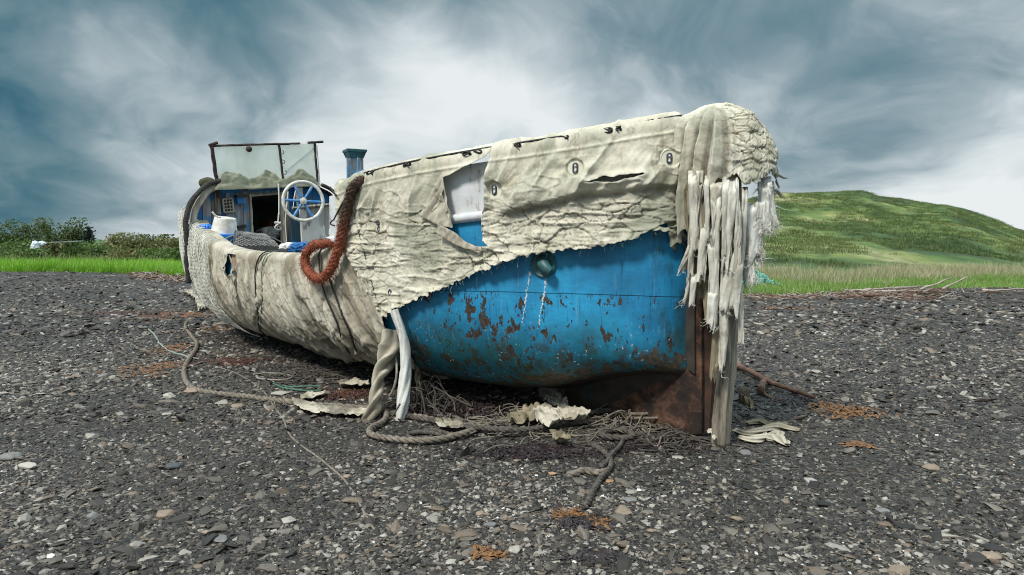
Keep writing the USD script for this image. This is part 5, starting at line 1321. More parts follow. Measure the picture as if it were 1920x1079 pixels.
def rope_thing(name, px, s, r, mat, label, cat='rope', sag=0.0):
    P = spline(np.array([W(u, v, s) for u, v in px]), 0.012)
    return obj(name, rope(P, r), mat, smooth=True, label=label, cat=cat)
def cockpit_goods():
    # lines hanging beside the doorway
    rope_thing('hanging_line', [(522, 345), (523, 380), (522, 410), (520, 428)], 0.25, 0.013, M['white_line'], 'white line hanging from the windscreen with a knot at its end')
    k = W(521, 424, 0.25); t = np.linspace(0, 1, 50)
    obj('line_knot', tube(k + np.stack([0.04 * np.sin(t * 14), 0.03 * np.cos(t * 11), 0.06 * np.sin(t * 8 + 1)], 1), 0.013, 6), M['white_line'], smooth=True, label='knotted end of the white line in front of the doorway', cat='knot')
    rope_thing('hanging_line', [(540, 360), (537, 390), (535, 420), (537, 450), (536, 456)], 0.30, 0.011, M['white_line'], 'thin pale line hanging right of the doorway, left of the wheel')
    # bucket upside down on a blue tub
    def pot(name, C, r0, r1, h, tilt, mat, label, cat):
        m = trimesh.creation.revolve([(0, 0), (r0, 0), (r0 * 1.06, 0.015), (r0 * 1.06, 0.045), (r0 * 1.0, 0.05), (r1, h * 0.97), (r1 * 0.96, h), (0, h)], sections=40)
        T = trimesh.transformations.euler_matrix(*tilt); T[:3, 3] = C; m.apply_transform(T); return obj(name, m, mat, smooth=40, label=label, cat=cat)
    sB = 0.55; q = on_s(423, 468, sB)
    pot('blue_tub', loc(sB, q[0], q[1] - 0.10), 0.235, 0.22, 0.36, (0.10, 0.12, 0), M['bucket_blue'], 'blue plastic tub under the upturned white bucket', 'tub')
    q = on_s(419, 446, sB); pot('white_bucket', loc(sB, q[0], q[1] - 0.02), 0.20, 0.155, 0.33, (0.10, 0.16, 0), M['bucket_white'], 'dirty white bucket upside down on the blue tub', 'bucket')
    for i, px in enumerate(([(398, 398), (406, 406), (414, 408)], [(424, 448), (432, 444), (444, 446), (440, 462), (428, 460), (436, 450)])):
        P = spline(np.array([W(u, v, sB + 0.3) for u, v in px]), 0.015)
        obj('rope_scrap', rope(P, 0.016), M['white_line' if i == 0 else 'turq_line'], smooth=True, label=('white rope end over the white bucket', 'pale turquoise rope loops beside the blue tub')[i], cat='rope')
    # creel: a low frame wrapped in dark netting
    T = thing('lobster_creel', 'dark netted lobster creel lying on the near gunwale below the doorway', 'creel', W(483, 470, 1.2))
    c = np.array([W(438, 462, 1.7), W(470, 472, 2.0), W(524, 472, 2.1), W(531, 456, 1.4), W(500, 441, 0.9), W(441, 434, 0.9)])
    b = c - np.array([0, 0, 0.10])
    for i in range(6): bar('frame', c[i], c[(i + 1) % 6], 0.018, M['creel'], T, rough=0.01, seed=i)
    parts = []
    a0, a1, b0, b1 = c[5], c[4], c[0] - [0, 0, .0], (c[2] + c[3]) / 2
    quad = lambda x, y: (a0 * (1 - x) + a1 * x) * (1 - y) + (b0 * (1 - x) + b1 * x) * y
    for k in np.linspace(-1, 1, 22):
        for sg in (1, -1):
            t = np.linspace(0, 1, 24); x = (k + t if sg > 0 else k + 1 - t); ok = (x >= 0) & (x <= 1)
            if ok.sum() < 3: continue
            P = np.array([quad(xx, tt) for xx, tt in zip(x[ok], t[ok])]); P[:, 2] += 0.04 * np.sin(np.pi * x[ok]) * np.sin(np.pi * t[ok]) + 0.02 * fbm(P * 8, 2, 3)
            parts.append(tube(P, 0.007, 3, False))
    obj('netting', cat_mesh(parts), M['creel_net'], T, smooth=True, kind='stuff')
    x, y = np.meshgrid(np.linspace(0, 1, 10), np.linspace(0, 1, 10), indexing='ij')
    P = np.array([[quad(x[i, j], y[i, j]) - [0, 0, 0.05] for j in range(10)] for i in range(10)]); obj('base_boards', grid_mesh(P), M['hose'], T)
    # bundled cloth
    def bundle(name, px, s, hgt, mat, label, seed, rad=0.12):
        C = W(*px, s); m = trimesh.creation.icosphere(4, 1.0); v = m.vertices * [1.5, 1.0, 0.7]
        d = 1 + 0.55 * (fbm(v * 1.6 + seed, 4, seed) - 0.5) + 0.35 * (1 - np.abs(fbm(v * 2.6 + seed, 3, seed + 1) - 0.5) * 5).clip(0)
        m.vertices = v * d[:, None] * rad + C + [0, 0, hgt]
        obj(name, m, mat, smooth=True, label=label, cat='cloth')
    bundle('white_cloth', (541, 464), 1.9, 0.0, M['fleece2'], 'crumpled white cloth at the gunwale right of the creel', 3, 0.075)
    bundle('white_cloth', (586, 469), 2.2, -0.02, M['fleece2'], 'small white cloth bundle right of the blue cloth', 14, 0.06)
    bundle('blue_cloth', (563, 464), 2.0, -0.02, M['blue_cloth'], 'crumpled dark blue cloth between the white cloths', 9, 0.11)
    bundle('blue_bag', (384, 428), 0.4, 0.0, M['bucket_blue'], 'small bright blue bag tucked in the port corner left of the bucket', 5, 0.07)
    # float behind the tarpaulin's edge
    m = trimesh.creation.icosphere(3, 0.15); m.apply_scale([0.9, 0.9, 1.1]); m.apply_translation(W(633, 437, 1.5)); obj('float', m, M['turq'], smooth=True, label='pale turquoise float half hidden behind the tarpaulin edge', cat='float')
    m = trimesh.creation.box([0.4, 0.3, 0.2]); T4 = np.eye(4); T4[:3, 3] = W(512, 425, -0.7); T4[:2, 0] = AX[:2]; T4[:2, 1] = NP[:2]; m.apply_transform(T4)
    obj('brown_crate', m, M['brown'], label='brown crate in the dark of the doorway', cat='crate')
    bundle('grey_sheet', (505, 437), -0.3, 0.0, M['weathered_ply'], 'grey folded sheet on the doorway floor', 21, 0.12)
M['fleece2'] = mat_plain('soiled_white_cloth', (0.48, 0.48, 0.47), (0.70, 0.70, 0.69), 9, 0.9)
cockpit_goods()

# post with a flared cap, aft of the cockpit
def samson_post():
    s = 3.6; base = W(668, 352, s); top = W(665, 283, s)
    k = np.linalg.norm(at(700, 300, top[1]) - at(699, 300, top[1]))   # metres to a pixel there
    T = thing('mooring_post', 'square wooden post with flaked blue and white paint and a flared green cap', 'post', [top[0], top[1], 0.9])
    def frus(z0, z1, w0, w1, twist=0.5):
        a = np.array([[-1, -1], [1, -1], [1, 1], [-1, 1]], float)
        R2 = np.array([[math.cos(twist), -math.sin(twist)], [math.sin(twist), math.cos(twist)]]); a = a @ R2.T / 2
        v = np.vstack([np.column_stack([a * w0, np.full(4, z0)]), np.column_stack([a * w1, np.full(4, z1)])]); v[:, :2] += top[:2]
        return trimesh.convex.convex_hull(v)
    z = lambda vv: W(666, vv, s)[2]
    m = frus(0.9, z(296), 26 * k, 25 * k); obj('shaft', m, M['post_paint'], T)
    obj('flare', frus(z(297), z(287), 27 * k, 34 * k), M['bronze'], T); obj('cap', frus(z(287) + .002, z(282), 36 * k, 37 * k), M['bronze'], T)
    for dx in (-1, 1):
        bar('corner_strip', np.array([top[0] + dx * 10 * k, top[1] - 16 * k, 1.2]), np.array([top[0] + dx * 10 * k, top[1] - 16 * k, z(298)]), 0.02, BLUES[1], T)
    # blue rope collar and the cleat
    t = np.linspace(0, 4 * np.pi, 60); C = W(683, 330, s + 0.4)
    P = C + np.stack([0.10 * np.cos(t), 0.07 * np.sin(t), 0.03 * t / 6 - 0.03 + 0.02 * np.sin(3 * t)], 1)
    obj('blue_rope', rope(P, 0.022), M['blue_rope'], smooth=True, label='bright blue rope turned round the top of the orange rope', cat='rope')
M['post_paint'] = mat_wood('flaked_post_paint', (0.05, 0.045, 0.04), (0.18, 0.19, 0.20), (0.42, 0.46, 0.48), 'z', 1.0, 0.75, (0.10, 0.24, 0.36), -0.2)
M['blue_rope'] = mat_plain('blue_rope_fibre', (0.015, 0.09, 0.25), (0.03, 0.22, 0.48), 40)
samson_post()

def mat_orange_rope():
    g = Mat(); p = g.pos(); z = g.new('separate_xyz', 'z', vector=p); n = g.noise(p, 30, 4, 0.6)
    lo = g.mix(g.step(n, 0.35, 0.65), (0.17, 0.040, 0.018), (0.30, 0.085, 0.040)); hi = g.mix(g.step(n, 0.35, 0.65), (0.03, 0.018, 0.012), (0.085, 0.045, 0.03))
    col = g.mix(g.step(g.m('add', z, g.m('multiply', n, 0.3)), 1.66, 2.02), lo, hi)
    return g.done('orange_rope_fibre', g.bsdf(col, 0.9, g.bump(g.noise(p, 160, 3), 0.004, 0.8)))
M['orange'] = mat_orange_rope()
def orange_rope():
    px = [(634, 457, .01), (617, 457, .03), (602, 464, .06), (594, 478, .09), (594, 494, .11), (602, 510, .12), (616, 520, .13), (630, 519, .13), (642, 507, .13), (650, 490, .12), (656, 468, .11), (661, 445, .10), (665, 420, .09), (670, 395, .08), (676, 370, .08), (683, 350, .07), (691, 334, .03)]
    P = []
    for u, v, o in px:
        q = psz(u, v); top = TZ if v < 445 else GZ
        a, n = skin(np.array([L_of(q[0])]), np.array([q[1]]), lambda s: 0 * s + 3.0, 0.09 + o * 0.4); P.append(a[0])
    P = np.array(P); P[0] -= NP * 0.16; P[-1] -= NP * 0.10
    P = spline(P, 0.011)
    v, f = rope(P, 0.046, 5, 0.23, 8, 0.7, 4)
    T = thing('mooring_rope', 'thick frayed orange and brown rope looped over the gunwale beside the tarpaulin', 'rope', P.mean(0))
    obj('strands', (v, f), M['orange'], T, smooth=True)
    r = np.random.default_rng(4); parts = []
    t, n, b = frames(P)
    for k in range(2200):
        i = r.integers(0, len(P)); a = r.uniform(0, 6.28); d = np.cos(a) * n[i] + np.sin(a) * b[i]; d = d + t[i] * r.normal(0, 0.8); ln = r.uniform(0.012, 0.035)
        p0 = P[i] + 0.040 * (np.cos(a) * n[i] + np.sin(a) * b[i]); tt = np.linspace(0, 1, 3)[:, None]
        parts.append(tube(p0 + tt * d * ln - np.array([0, 0, 1]) * tt ** 2 * ln * 0.6, [0.0022, 0.0016, 0.0008], 3, False))
    obj('fray', cat_mesh(parts), M['orange'], T, smooth=True, kind='stuff')
    # thin dark lashings between rope and cloth
    for px2 in ([(636, 352), (642, 362), (648, 368)], [(672, 360), (660, 380), (650, 398), (642, 414)], [(640, 414), (636, 420), (644, 424)]):
        Q = [skin(np.array([L_of(psz(u, v)[0])]), np.array([psz(u, v)[1]]), lambda s: 0 * s + 3, 0.10)[0][0] for u, v in px2]
        obj('lashing', tube(spline(np.array(Q), 0.02), 0.008, 5), M['cord_black'], T, smooth=True)
orange_rope()
# ------------------------------------------------------------------ things lying on the shingle round the boat
def gpts(px, lift=0.0, step=0.012):
    G = ground_at(np.array([p[0] for p in px], float), np.array([p[1] for p in px], float))
    P = spline(G, step); P[:, 2] = gz(P[:, 0], P[:, 1]) + lift
    return P
M['old_rope'] = mat_plain('weathered_rope', (0.10, 0.082, 0.062), (0.22, 0.19, 0.155), 26, 0.95, 0.006)
M['dark_rope'] = mat_plain('wet_dark_rope', (0.035, 0.030, 0.025), (0.11, 0.095, 0.08), 26, 0.95, 0.006)
M['pale_cord'] = mat_plain('pale_old_cord', (0.16, 0.145, 0.12), (0.30, 0.28, 0.24), 30)
M['drift'] = mat_wood('driftwood', (0.035, 0.02, 0.013), (0.12, 0.06, 0.036), (0.24, 0.14, 0.09), 'x', 0.8)
M['pale_drift'] = mat_wood('pale_driftwood', (0.12, 0.10, 0.08), (0.30, 0.26, 0.22), (0.48, 0.44, 0.38), 'x', 0.6)
M['weed_dark'] = mat_plain('black_seaweed', (0.010, 0.008, 0.009), (0.035, 0.020, 0.020), 12, 0.45)
M['weed_red'] = mat_plain('dark_red_seaweed', (0.035, 0.012, 0.009), (0.10, 0.040, 0.024), 10, 0.6)
M['weed_rust'] = mat_plain('rust_seaweed', (0.10, 0.045, 0.016), (0.23, 0.11, 0.045), 10, 0.7)
M['kelp'] = mat_plain('orange_kelp', (0.07, 0.032, 0.010), (0.22, 0.10, 0.028), 14, 0.5)

def ground_rope(px, r, mat, label, strands=3, lift=0.0, cat='rope', wave=0.0, seed=0):
    P = gpts(px, r * 0.8 + lift, r * 0.42 if strands > 1 else 0.02)
    if wave: P[:, 2] += wave * fbm(P * 3, 2, seed)
    P = P + 0.012 * (np.stack([fbm(P * 5 + 3 * j, 2, seed + j) for j in range(3)], 1) - 0.5)
    m = rope(P, r, strands, r * 7, 6, 0.2, seed) if strands > 1 else tube(P, r * (0.9 + 0.3 * fbm(P * 20, 2, seed)), 6)
    return obj('rope' if cat == 'rope' else cat.replace(' ', '_'), m, mat, smooth=True, label=label, cat=cat)
ground_rope([(352, 604), (348, 616), (358, 630), (369, 645), (368, 658), (356, 676), (346, 696), (349, 718), (366, 734), (400, 742), (450, 746), (500, 753), (560, 760), (620, 766), (690, 771), (745, 779), (800, 790), (860, 803), (905, 806)], 0.030, M['old_rope'], 'long thick grey brown rope snaking from the bow along the near side of the boat', seed=1)
ground_rope([(605, 768), (650, 776), (700, 779), (750, 784), (810, 795), (870, 806), (930, 812), (990, 806)], 0.026, M['dark_rope'], 'dark laid rope lying just inside the long grey brown rope', lift=0.01, seed=2)
ground_rope([(706, 765), (722, 778), (724, 792), (712, 803), (695, 813), (698, 825), (730, 832), (780, 836), (830, 832), (868, 823), (905, 811), (960, 799), (1010, 797), (1060, 800), (1110, 798)], 0.027, M['old_rope'], 'pale laid rope making a broad loop in front of the hanging canvas', lift=0.02, seed=3)
ground_rope([(770, 818), (800, 812), (840, 818), (848, 826), (815, 833), (778, 828), (766, 820), (800, 816), (835, 824)], 0.017, M['dark_rope'], 'small dark rope coil inside the broad pale loop', lift=0.01, seed=4)
ground_rope([(411, 690), (450, 705), (492, 734), (514, 764), (530, 786), (545, 818), (590, 855), (640, 896), (668, 935), (690, 978), (705, 1000)], 0.0075, M['old_rope'], 'thin brown cord running from beside the canvas towards the foreground', 1, cat='cord', seed=5)
ground_rope([(880, 815), (940, 822), (1000, 820), (1060, 806), (1100, 790), (1150, 783)], 0.024, M['dark_rope'], 'dark rope lying across the torn cream canvas under the stern', lift=0.05, seed=6)
ground_rope([(1180, 800), (1225, 800), (1270, 790), (1305, 783), (1338, 777)], 0.015, M['old_rope'], 'upper of two thin ropes stretched along the foot of the skeg', lift=0.10, seed=7)
ground_rope([(1175, 806), (1225, 806), (1275, 796), (1340, 784)], 0.013, M['old_rope'], 'lower of two thin ropes stretched along the foot of the skeg', lift=0.09, seed=8)
ground_rope([(1160, 776), (1185, 772), (1215, 760), (1232, 752), (1248, 760), (1262, 774), (1290, 777), (1322, 770)], 0.014, M['dark_rope'], 'dark thin rope arching over the rusty skeg', lift=0.14, seed=9)
ground_rope([(1128, 824), (1150, 816), (1180, 820), (1187, 828), (1160, 830), (1132, 826), (1126, 818), (1150, 812), (1178, 814)], 0.024, M['dark_rope'], 'thick dark rope coil in front of the skeg', lift=0.02, seed=10)
ground_rope([(1106, 838), (1126, 848), (1140, 862), (1146, 880), (1136, 894), (1122, 912), (1108, 938), (1097, 958)], 0.021, M['dark_rope'], 'thick grey rope running from the stern tangle down to orange seaweed', lift=0.01, seed=11)
ground_rope([(1168, 830), (1162, 846), (1150, 858), (1140, 872), (1128, 886)], 0.017, M['dark_rope'], 'short grey rope crossing the thick rope below the stern', lift=0.02, seed=12)
ground_rope([(1062, 897), (1080, 893), (1095, 888), (1115, 892), (1140, 889)], 0.026, M['old_rope'], 'short frayed rope end lying left of the thick grey rope', seed=13)
ground_rope([(272, 614), (290, 630), (302, 648), (318, 660), (345, 668), (372, 676)], 0.012, M['turq_line'], 'pale turquoise twine on the shingle left of the long rope', 1, cat='twine', seed=14)
ground_rope([(326, 596), (312, 606), (298, 618), (288, 626)], 0.010, M['turq_line'], 'short frayed twine end off the turquoise twine', 1, cat='twine', seed=15)
ground_rope([(512, 722), (540, 732), (575, 736), (608, 733), (600, 727), (560, 728), (530, 726)], 0.009, M['cord_green'], 'dark green twine looped on the shingle below the canvas', 1, lift=0.01, cat='twine', seed=16)
ground_rope([(475, 706), (500, 703), (530, 704), (545, 712), (520, 716), (482, 712)], 0.009, M['pale_cord'], 'thin pale cord loop on the shingle below the hanging green twine', 1, lift=0.01, cat='cord', seed=17)

def tangle(name, px0, rx, ry, n, r, mat, label, seed, height=0.06, cat='net'):
    """A heap of loose thin strands, one thing."""
    q = np.random.default_rng(seed); c = ground_at(np.array(px0[0], float), np.array(px0[1], float)); parts = []
    k = c[1] / 1280
    for i in range(n):
        p = c[:2] + q.normal(0, 1, 2) * [rx * k * 0.45, ry * k * 1.5]; a = q.uniform(0, 6.28); pts = []
        m = q.integers(5, 10)
        for j in range(m):
            pts.append([*p, q.uniform(0, 1) ** 2 * height * np.exp(-(((p[0] - c[0]) / (rx * k)) ** 2)) + r])
            a += q.normal(0, 0.9); p = p + 0.10 * np.array([np.cos(a) * 1.4, np.sin(a)]) * q.uniform(0.5, 1.4)
        P = spline(np.array(pts), 0.03); P[:, 2] = np.maximum(P[:, 2], 0) + gz(P[:, 0], P[:, 1])
        parts.append(tube(P, r * q.uniform(0.6, 1.3), 4))
    return obj(name, cat_mesh(parts), mat, smooth=True, label=label, cat=cat)
tangle('net_heap', (1170, 800), 60, 20, 46, 0.006, M['old_rope'], 'heap of tangled grey net and cord under the stern', 31, 0.16)
tangle('net_heap', (1260, 826), 60, 8, 40, 0.006, M['dark_rope'], 'long bundle of dark net strands along the foot of the rudder', 32, 0.08)
tangle('net_heap', (590, 705), 95, 18, 60, 0.006, M['dark_rope'], 'dark shredded netting in the shade under the canvas covered bilge', 33, 0.05)
tangle('net_heap', (960, 800), 60, 10, 30, 0.007, M['old_rope'], 'grey brown knot of loose cords where the ropes cross', 34, 0.12)
tangle('net_heap', (800, 770), 60, 24, 30, 0.007, M['dark_rope'], 'dark strings hanging and lying under the bilge behind the white strap', 35, 0.30)
tangle('net_heap', (1312, 795), 18, 12, 18, 0.008, M['dark_rope'], 'small knot of dark cords against the foot of the rudder', 36, 0.16)

def weed(px0, rx, ry, n, length, w, mat, label, seed, height=0.05, drift=None):
    """A clump of seaweed fronds: curled, tapering, forked ribbons."""
    q = np.random.default_rng(seed); c = ground_at(np.array(px0[0], float), np.array(px0[1], float)); k = c[1] / 1280; parts = []
    for i in range(n):
        p = c[:2] + q.normal(0, 1, 2) * [rx * k * 0.5, ry * k * c[1] / 1.6 * 0.5]; a = q.uniform(0, 6.28)
        m = 7; L = length * q.uniform(0.4, 1.2); P = []; z0 = q.uniform(0, 1) ** 2 * height * 0.35
        for j in range(m):
            P.append([*p, 0]); a += q.normal(0, 0.55); p = p + L / m * np.array([np.cos(a), np.sin(a)])
        P = np.array(P); P[:, 2] = gz(P[:, 0], P[:, 1]) + 0.008 + z0 * np.abs(np.sin(np.linspace(0, 3, m) + i)) 
        t = np.gradient(P, axis=0); s = np.cross(t, [0, 0, 1.0]); s /= np.maximum(np.linalg.norm(s, axis=1, keepdims=True), 1e-9)
        ww = w * q.uniform(0.5, 1.3) * np.sin(np.linspace(0.5, 3.0, m)); rl = q.normal(0, 0.5, m).cumsum() * 0.22
        sd = s * np.cos(rl)[:, None] + np.array([0, 0, 1.0]) * np.sin(rl)[:, None]
        parts.append(grid_mesh(np.stack([P - sd * ww[:, None], P + [0, 0, 0.004], P + sd * ww[:, None]], 1)))
    drift = rx > 30 if drift is None else drift
    return obj('seaweed', cat_mesh(parts), mat, smooth=True, label=label, cat=None if drift else 'seaweed', kind='stuff' if drift else None)
weed((250, 588), 95, 6, 330, 0.22, 0.014, M['weed_red'], 'long dark red drift of seaweed left of the bow', 41)
weed((340, 592), 60, 9, 260, 0.22, 0.014, M['weed_rust'], 'rust brown seaweed drift close to the bow net', 42)
weed((430, 614), 40, 10, 200, 0.2, 0.013, M['weed_rust'], 'rust brown seaweed in the shade under the net', 43)
weed((430, 680), 50, 7, 260, 0.16, 0.010, M['weed_red'], 'dark red seaweed strip below the net, by the thin brown cord', 44)
weed((290, 690), 50, 14, 150, 0.16, 0.011, M['weed_rust'], 'scattered rusty seaweed left of the long rope bend', 45)
weed((320, 655), 35, 10, 110, 0.14, 0.010, M['weed_rust'], 'scattered rusty seaweed along the turquoise twine', 46)
weed((652, 742), 38, 9, 420, 0.11, 0.008, M['weed_red'], 'dark red brown seaweed heap against the hanging twisted canvas', 47, 0.09)
weed((1000, 850), 110, 12, 520, 0.13, 0.009, M['weed_dark'], 'black seaweed mat in front of the torn cream canvas', 48, 0.07)
weed((860, 770), 110, 14, 420, 0.16, 0.011, M['weed_dark'], 'black seaweed in the shade under the blue bilge', 49, 0.16)
weed((1220, 840), 90, 10, 280, 0.12, 0.009, M['weed_dark'], 'black seaweed along the foot of the skeg', 50, 0.06)
weed((1085, 985), 36, 11, 230, 0.09, 0.007, M['weed_dark'], 'black seaweed clump at the end of the thick grey rope', 51, 0.05)
weed((1070, 968), 34, 6, 60, 0.09, 0.008, M['kelp'], 'orange bladder seaweed on the left of the black clump at the rope end', 52, 0.06)
weed((1120, 985), 14, 9, 50, 0.09, 0.008, M['kelp'], 'orange bladder seaweed on the right of the black clump at the rope end', 53, 0.06)
weed((912, 1042), 30, 8, 90, 0.08, 0.009, M['kelp'], 'small orange seaweed clump alone in the foreground shingle', 54, 0.05)
weed((1575, 772), 52, 12, 240, 0.16, 0.013, M['kelp'], 'large orange kelp heap at the end of the driftwood branch', 55, 0.10)
weed((1470, 752), 50, 8, 220, 0.14, 0.010, M['weed_dark'], 'dark seaweed tangled round the driftwood branch', 56, 0.08)
weed((1610, 836), 24, 5, 50, 0.12, 0.012, M['kelp'], 'flat scrap of brown orange kelp below the large kelp heap', 57, 0.03)
weed((1470, 578), 40, 3, 70, 0.3, 0.02, M['weed_rust'], 'thin rusty seaweed streak on the far right shingle', 58)
weed((1120, 1045), 60, 14, 160, 0.09, 0.007, M['weed_dark'], 'sparse black seaweed bits in the foreground below the rope', 59, 0.03)

def scrap(name, px, mat, label, seed, lift=0.03, crumple=0.06, cat='canvas', h=0.014):
    """A torn piece of canvas lying crumpled on the ground: outline in the picture's ground plane."""
    G = ground_at(np.array([p[0] for p in px], float), np.array([p[1] for p in px], float))[:, :2]
    e = rag(np.vstack([G, G[:1]]), 0.018, 0.03, seed); poly = Polygon(e).buffer(0)
    p, f = fill(poly, h, seed)
    q = np.column_stack([p * 8.0, np.full(len(p), seed)])
    z = crumple * (0.7 * fbm(q * 0.5, 3, seed) + 0.4 * fbm(q * 1.6, 3, seed + 9) + 0.6 * np.maximum(0, 1 - np.abs(fbm(q * 1.7, 3, seed + 3) - 0.5) * 6)) 
    P = np.column_stack([p, gz(p[:, 0], p[:, 1]) + lift + z])
    if vnormals(P, f)[:, 2].mean() < 0: f = f[:, ::-1]
    gr = 0.75 * sstep(fbm(q * 0.8, 4, seed + 6), 0.42, 0.66)
    return obj(name, solidify(P, f, 0.005), mat, smooth=True, attrs={'grime': np.r_[gr, gr]}, label=label, cat=cat)
scrap('canvas_scrap', [(547, 758), (570, 762), (610, 770), (660, 776), (690, 778), (700, 786), (680, 790), (620, 786), (570, 780), (552, 770)], M['canvas'], 'long pale torn canvas strip on the shingle by the twisted canvas', 61, 0.02, 0.04)
scrap('canvas_scrap', [(562, 748), (590, 743), (612, 742), (606, 750), (580, 756), (565, 756)], M['canvas'], 'small brownish canvas scrap beside the long rope', 62, 0.02, 0.04)
scrap('canvas_scrap', [(632, 728), (660, 722), (690, 724), (694, 732), (660, 735), (640, 736)], M['canvas'], 'frayed pale canvas scrap lying in the seaweed by the bilge', 63, 0.03, 0.05)
scrap('canvas_scrap', [(1000, 800), (1020, 782), (1040, 790), (1060, 788), (1090, 792), (1108, 800), (1095, 812), (1060, 808), (1050, 822), (1030, 826), (1010, 818)], M['canvas'], 'large crumpled cream canvas lying under the propeller', 64, 0.05, 0.085)
scrap('canvas_scrap', [(1018, 770), (1040, 762), (1056, 772), (1068, 786), (1050, 790), (1030, 778)], M['canvas'], 'cream canvas corner lying just below the propeller', 65, 0.05, 0.09)
scrap('canvas_scrap', [(950, 806), (985, 790), (1010, 786), (1020, 800), (990, 812), (960, 814)], M['brown_canvas'], 'brown grey canvas scrap left of the crumpled cream canvas', 66, 0.05, 0.10)
scrap('canvas_scrap', [(1030, 830), (1052, 826), (1072, 834), (1068, 846), (1046, 842)], M['brown_canvas'], 'ragged grey canvas scrap below the crumpled cream canvas', 67, 0.02, 0.07)
scrap('canvas_scrap', [(818, 802), (840, 798), (872, 812), (868, 820), (836, 814), (815, 810)], M['canvas'], 'small white canvas scrap among the ropes under the bilge', 68, 0.03, 0.05)
scrap('canvas_scrap', [(1384, 772), (1396, 768), (1412, 784), (1404, 796), (1390, 792)], M['brown_canvas'], 'curled brown canvas scrap beside the timber post', 70, 0.05, 0.16)
scrap('canvas_scrap', [(1325, 832), (1342, 822), (1350, 836), (1338, 846)], M['tarp'], 'small cream canvas scrap at the foot of the timber post', 71, 0.03, 0.08)
scrap('canvas_scrap', [(345, 552), (372, 548), (388, 562), (384, 586), (372, 590), (366, 568)], M['canvas'], 'small canvas rag hanging to the ground at the bow', 72, 0.02, 0.1)

# twisted canvas hanging from the corner of the tarpaulin, and the white strap
def twisted(P, r, seed, mat, name, label, cat, flat=0.55, parent='/World', turns=1.2, lob=3, amp=0.30):
    P = spline(P, 0.012); t, n, b = frames(P); k = 22
    d = np.r_[0, np.cumsum(np.linalg.norm(np.diff(P, axis=0), axis=1))]
    th = np.arange(k) / k * 2 * np.pi
    rr = np.interp(np.linspace(0, 1, len(P)), np.linspace(0, 1, len(r)), r)
    tw = turns * 2 * np.pi * d / d[-1]
    A = th[None] + tw[:, None]
    fold = 1 + amp * np.cos(lob * th[None] + 1.5 * np.sin(d * 6)[:, None]) + 0.35 * (fbm(np.stack([np.cos(th)[None] * 2 + 0 * A, np.sin(th)[None] * 2 + 0 * A, d[:, None] * 3 + 0 * A + seed], -1), 3, seed) - 0.5) * 2
    V = P[:, None] + rr[:, None, None] * fold[..., None] * (np.cos(A)[..., None] * n[:, None] + flat * np.sin(A)[..., None] * b[:, None])
    i, j = np.meshgrid(np.arange(len(P) - 1), np.arange(k), indexing='ij'); a, c = i * k + j, i * k + (j + 1) % k
    f = np.vstack([np.stack([a, c, a + k], -1).reshape(-1, 3), np.stack([c, c + k, a + k], -1).reshape(-1, 3)])
    g_ = 0.55 * sstep(1.0 - fold, -0.05, 0.35).ravel()
    return obj(name, (V.reshape(-1, 3), f), mat, parent, attrs={'grime': g_}, label=label, cat=cat)
a = hull(*psz(738, 618)) + hnorm(*psz(738, 618)) * 0.06
Pc = np.array([a, at(732, 655, a[1] - 0.05), at(718, 690, a[1] - 0.12), at(708, 725, a[1] - 0.22), at(703, 755, 6.0), at(694, 778, 5.95), at(684, 790, 6.0)])
twisted(Pc, [0.13, 0.15, 0.12, 0.09, 0.09, 0.085, 0.06], 5, M['canvas'], 'twisted_canvas', 'twisted corner of dirty canvas hanging from the tarpaulin to the shingle', 'canvas')
a2 = hull(*psz(744, 632)) + hnorm(*psz(744, 632)) * 0.05
twisted(np.array([a2, hull(*psz(765, 668)) + [0, -0.04, 0], hull(*psz(795, 700)) + [0, -0.03, 0], hull(*psz(840, 722)) + [0, -.02, 0]]), [0.07, 0.05, 0.035, 0.012], 9, M['canvas'], 'canvas_hem', 'rolled canvas hem following the lower edge of the blue bilge', 'canvas')
st = hull(*psz(755, 578)) + hnorm(*psz(755, 578)) * 0.10
P = np.array([st, at(757, 640, st[1] - 0.05), at(760, 700, st[1] - 0.1), at(755, 755, st[1] - 0.14), at(749, 800, st[1] - 0.16)])
twisted(P, [0.05, 0.055, 0.06, 0.065, 0.075, 0.06], 12, M['fleece'], 'white_strap', 'fuzzy white strap hanging straight down in front of the blue bilge', 'strap', 0.7, turns=0.6, lob=5, amp=0.10)
q2 = hull(*psz(785, 694)); P = np.array([q2 + [0, -0.05, 0.0], at(786, 730, q2[1] - 0.1), at(780, 765, q2[1] - 0.12)])
twisted(P, [0.05, 0.06, 0.03], 14, M['brown_canvas'], 'canvas_rag', 'grey brown rag hanging under the bilge right of the white strap', 'canvas')
q3 = hull(*psz(740, 640)); P = np.array([q3 + [0, -0.1, -0.02], at(744, 700, 6.1), at(732, 740, 6.1), at(716, 752, 6.1)])
obj('cord', tube(spline(P, 0.02), 0.012, 6), M['pale_cord'], smooth=True, label='pale cord curving from the bilge to the foot of the twisted canvas', cat='cord')

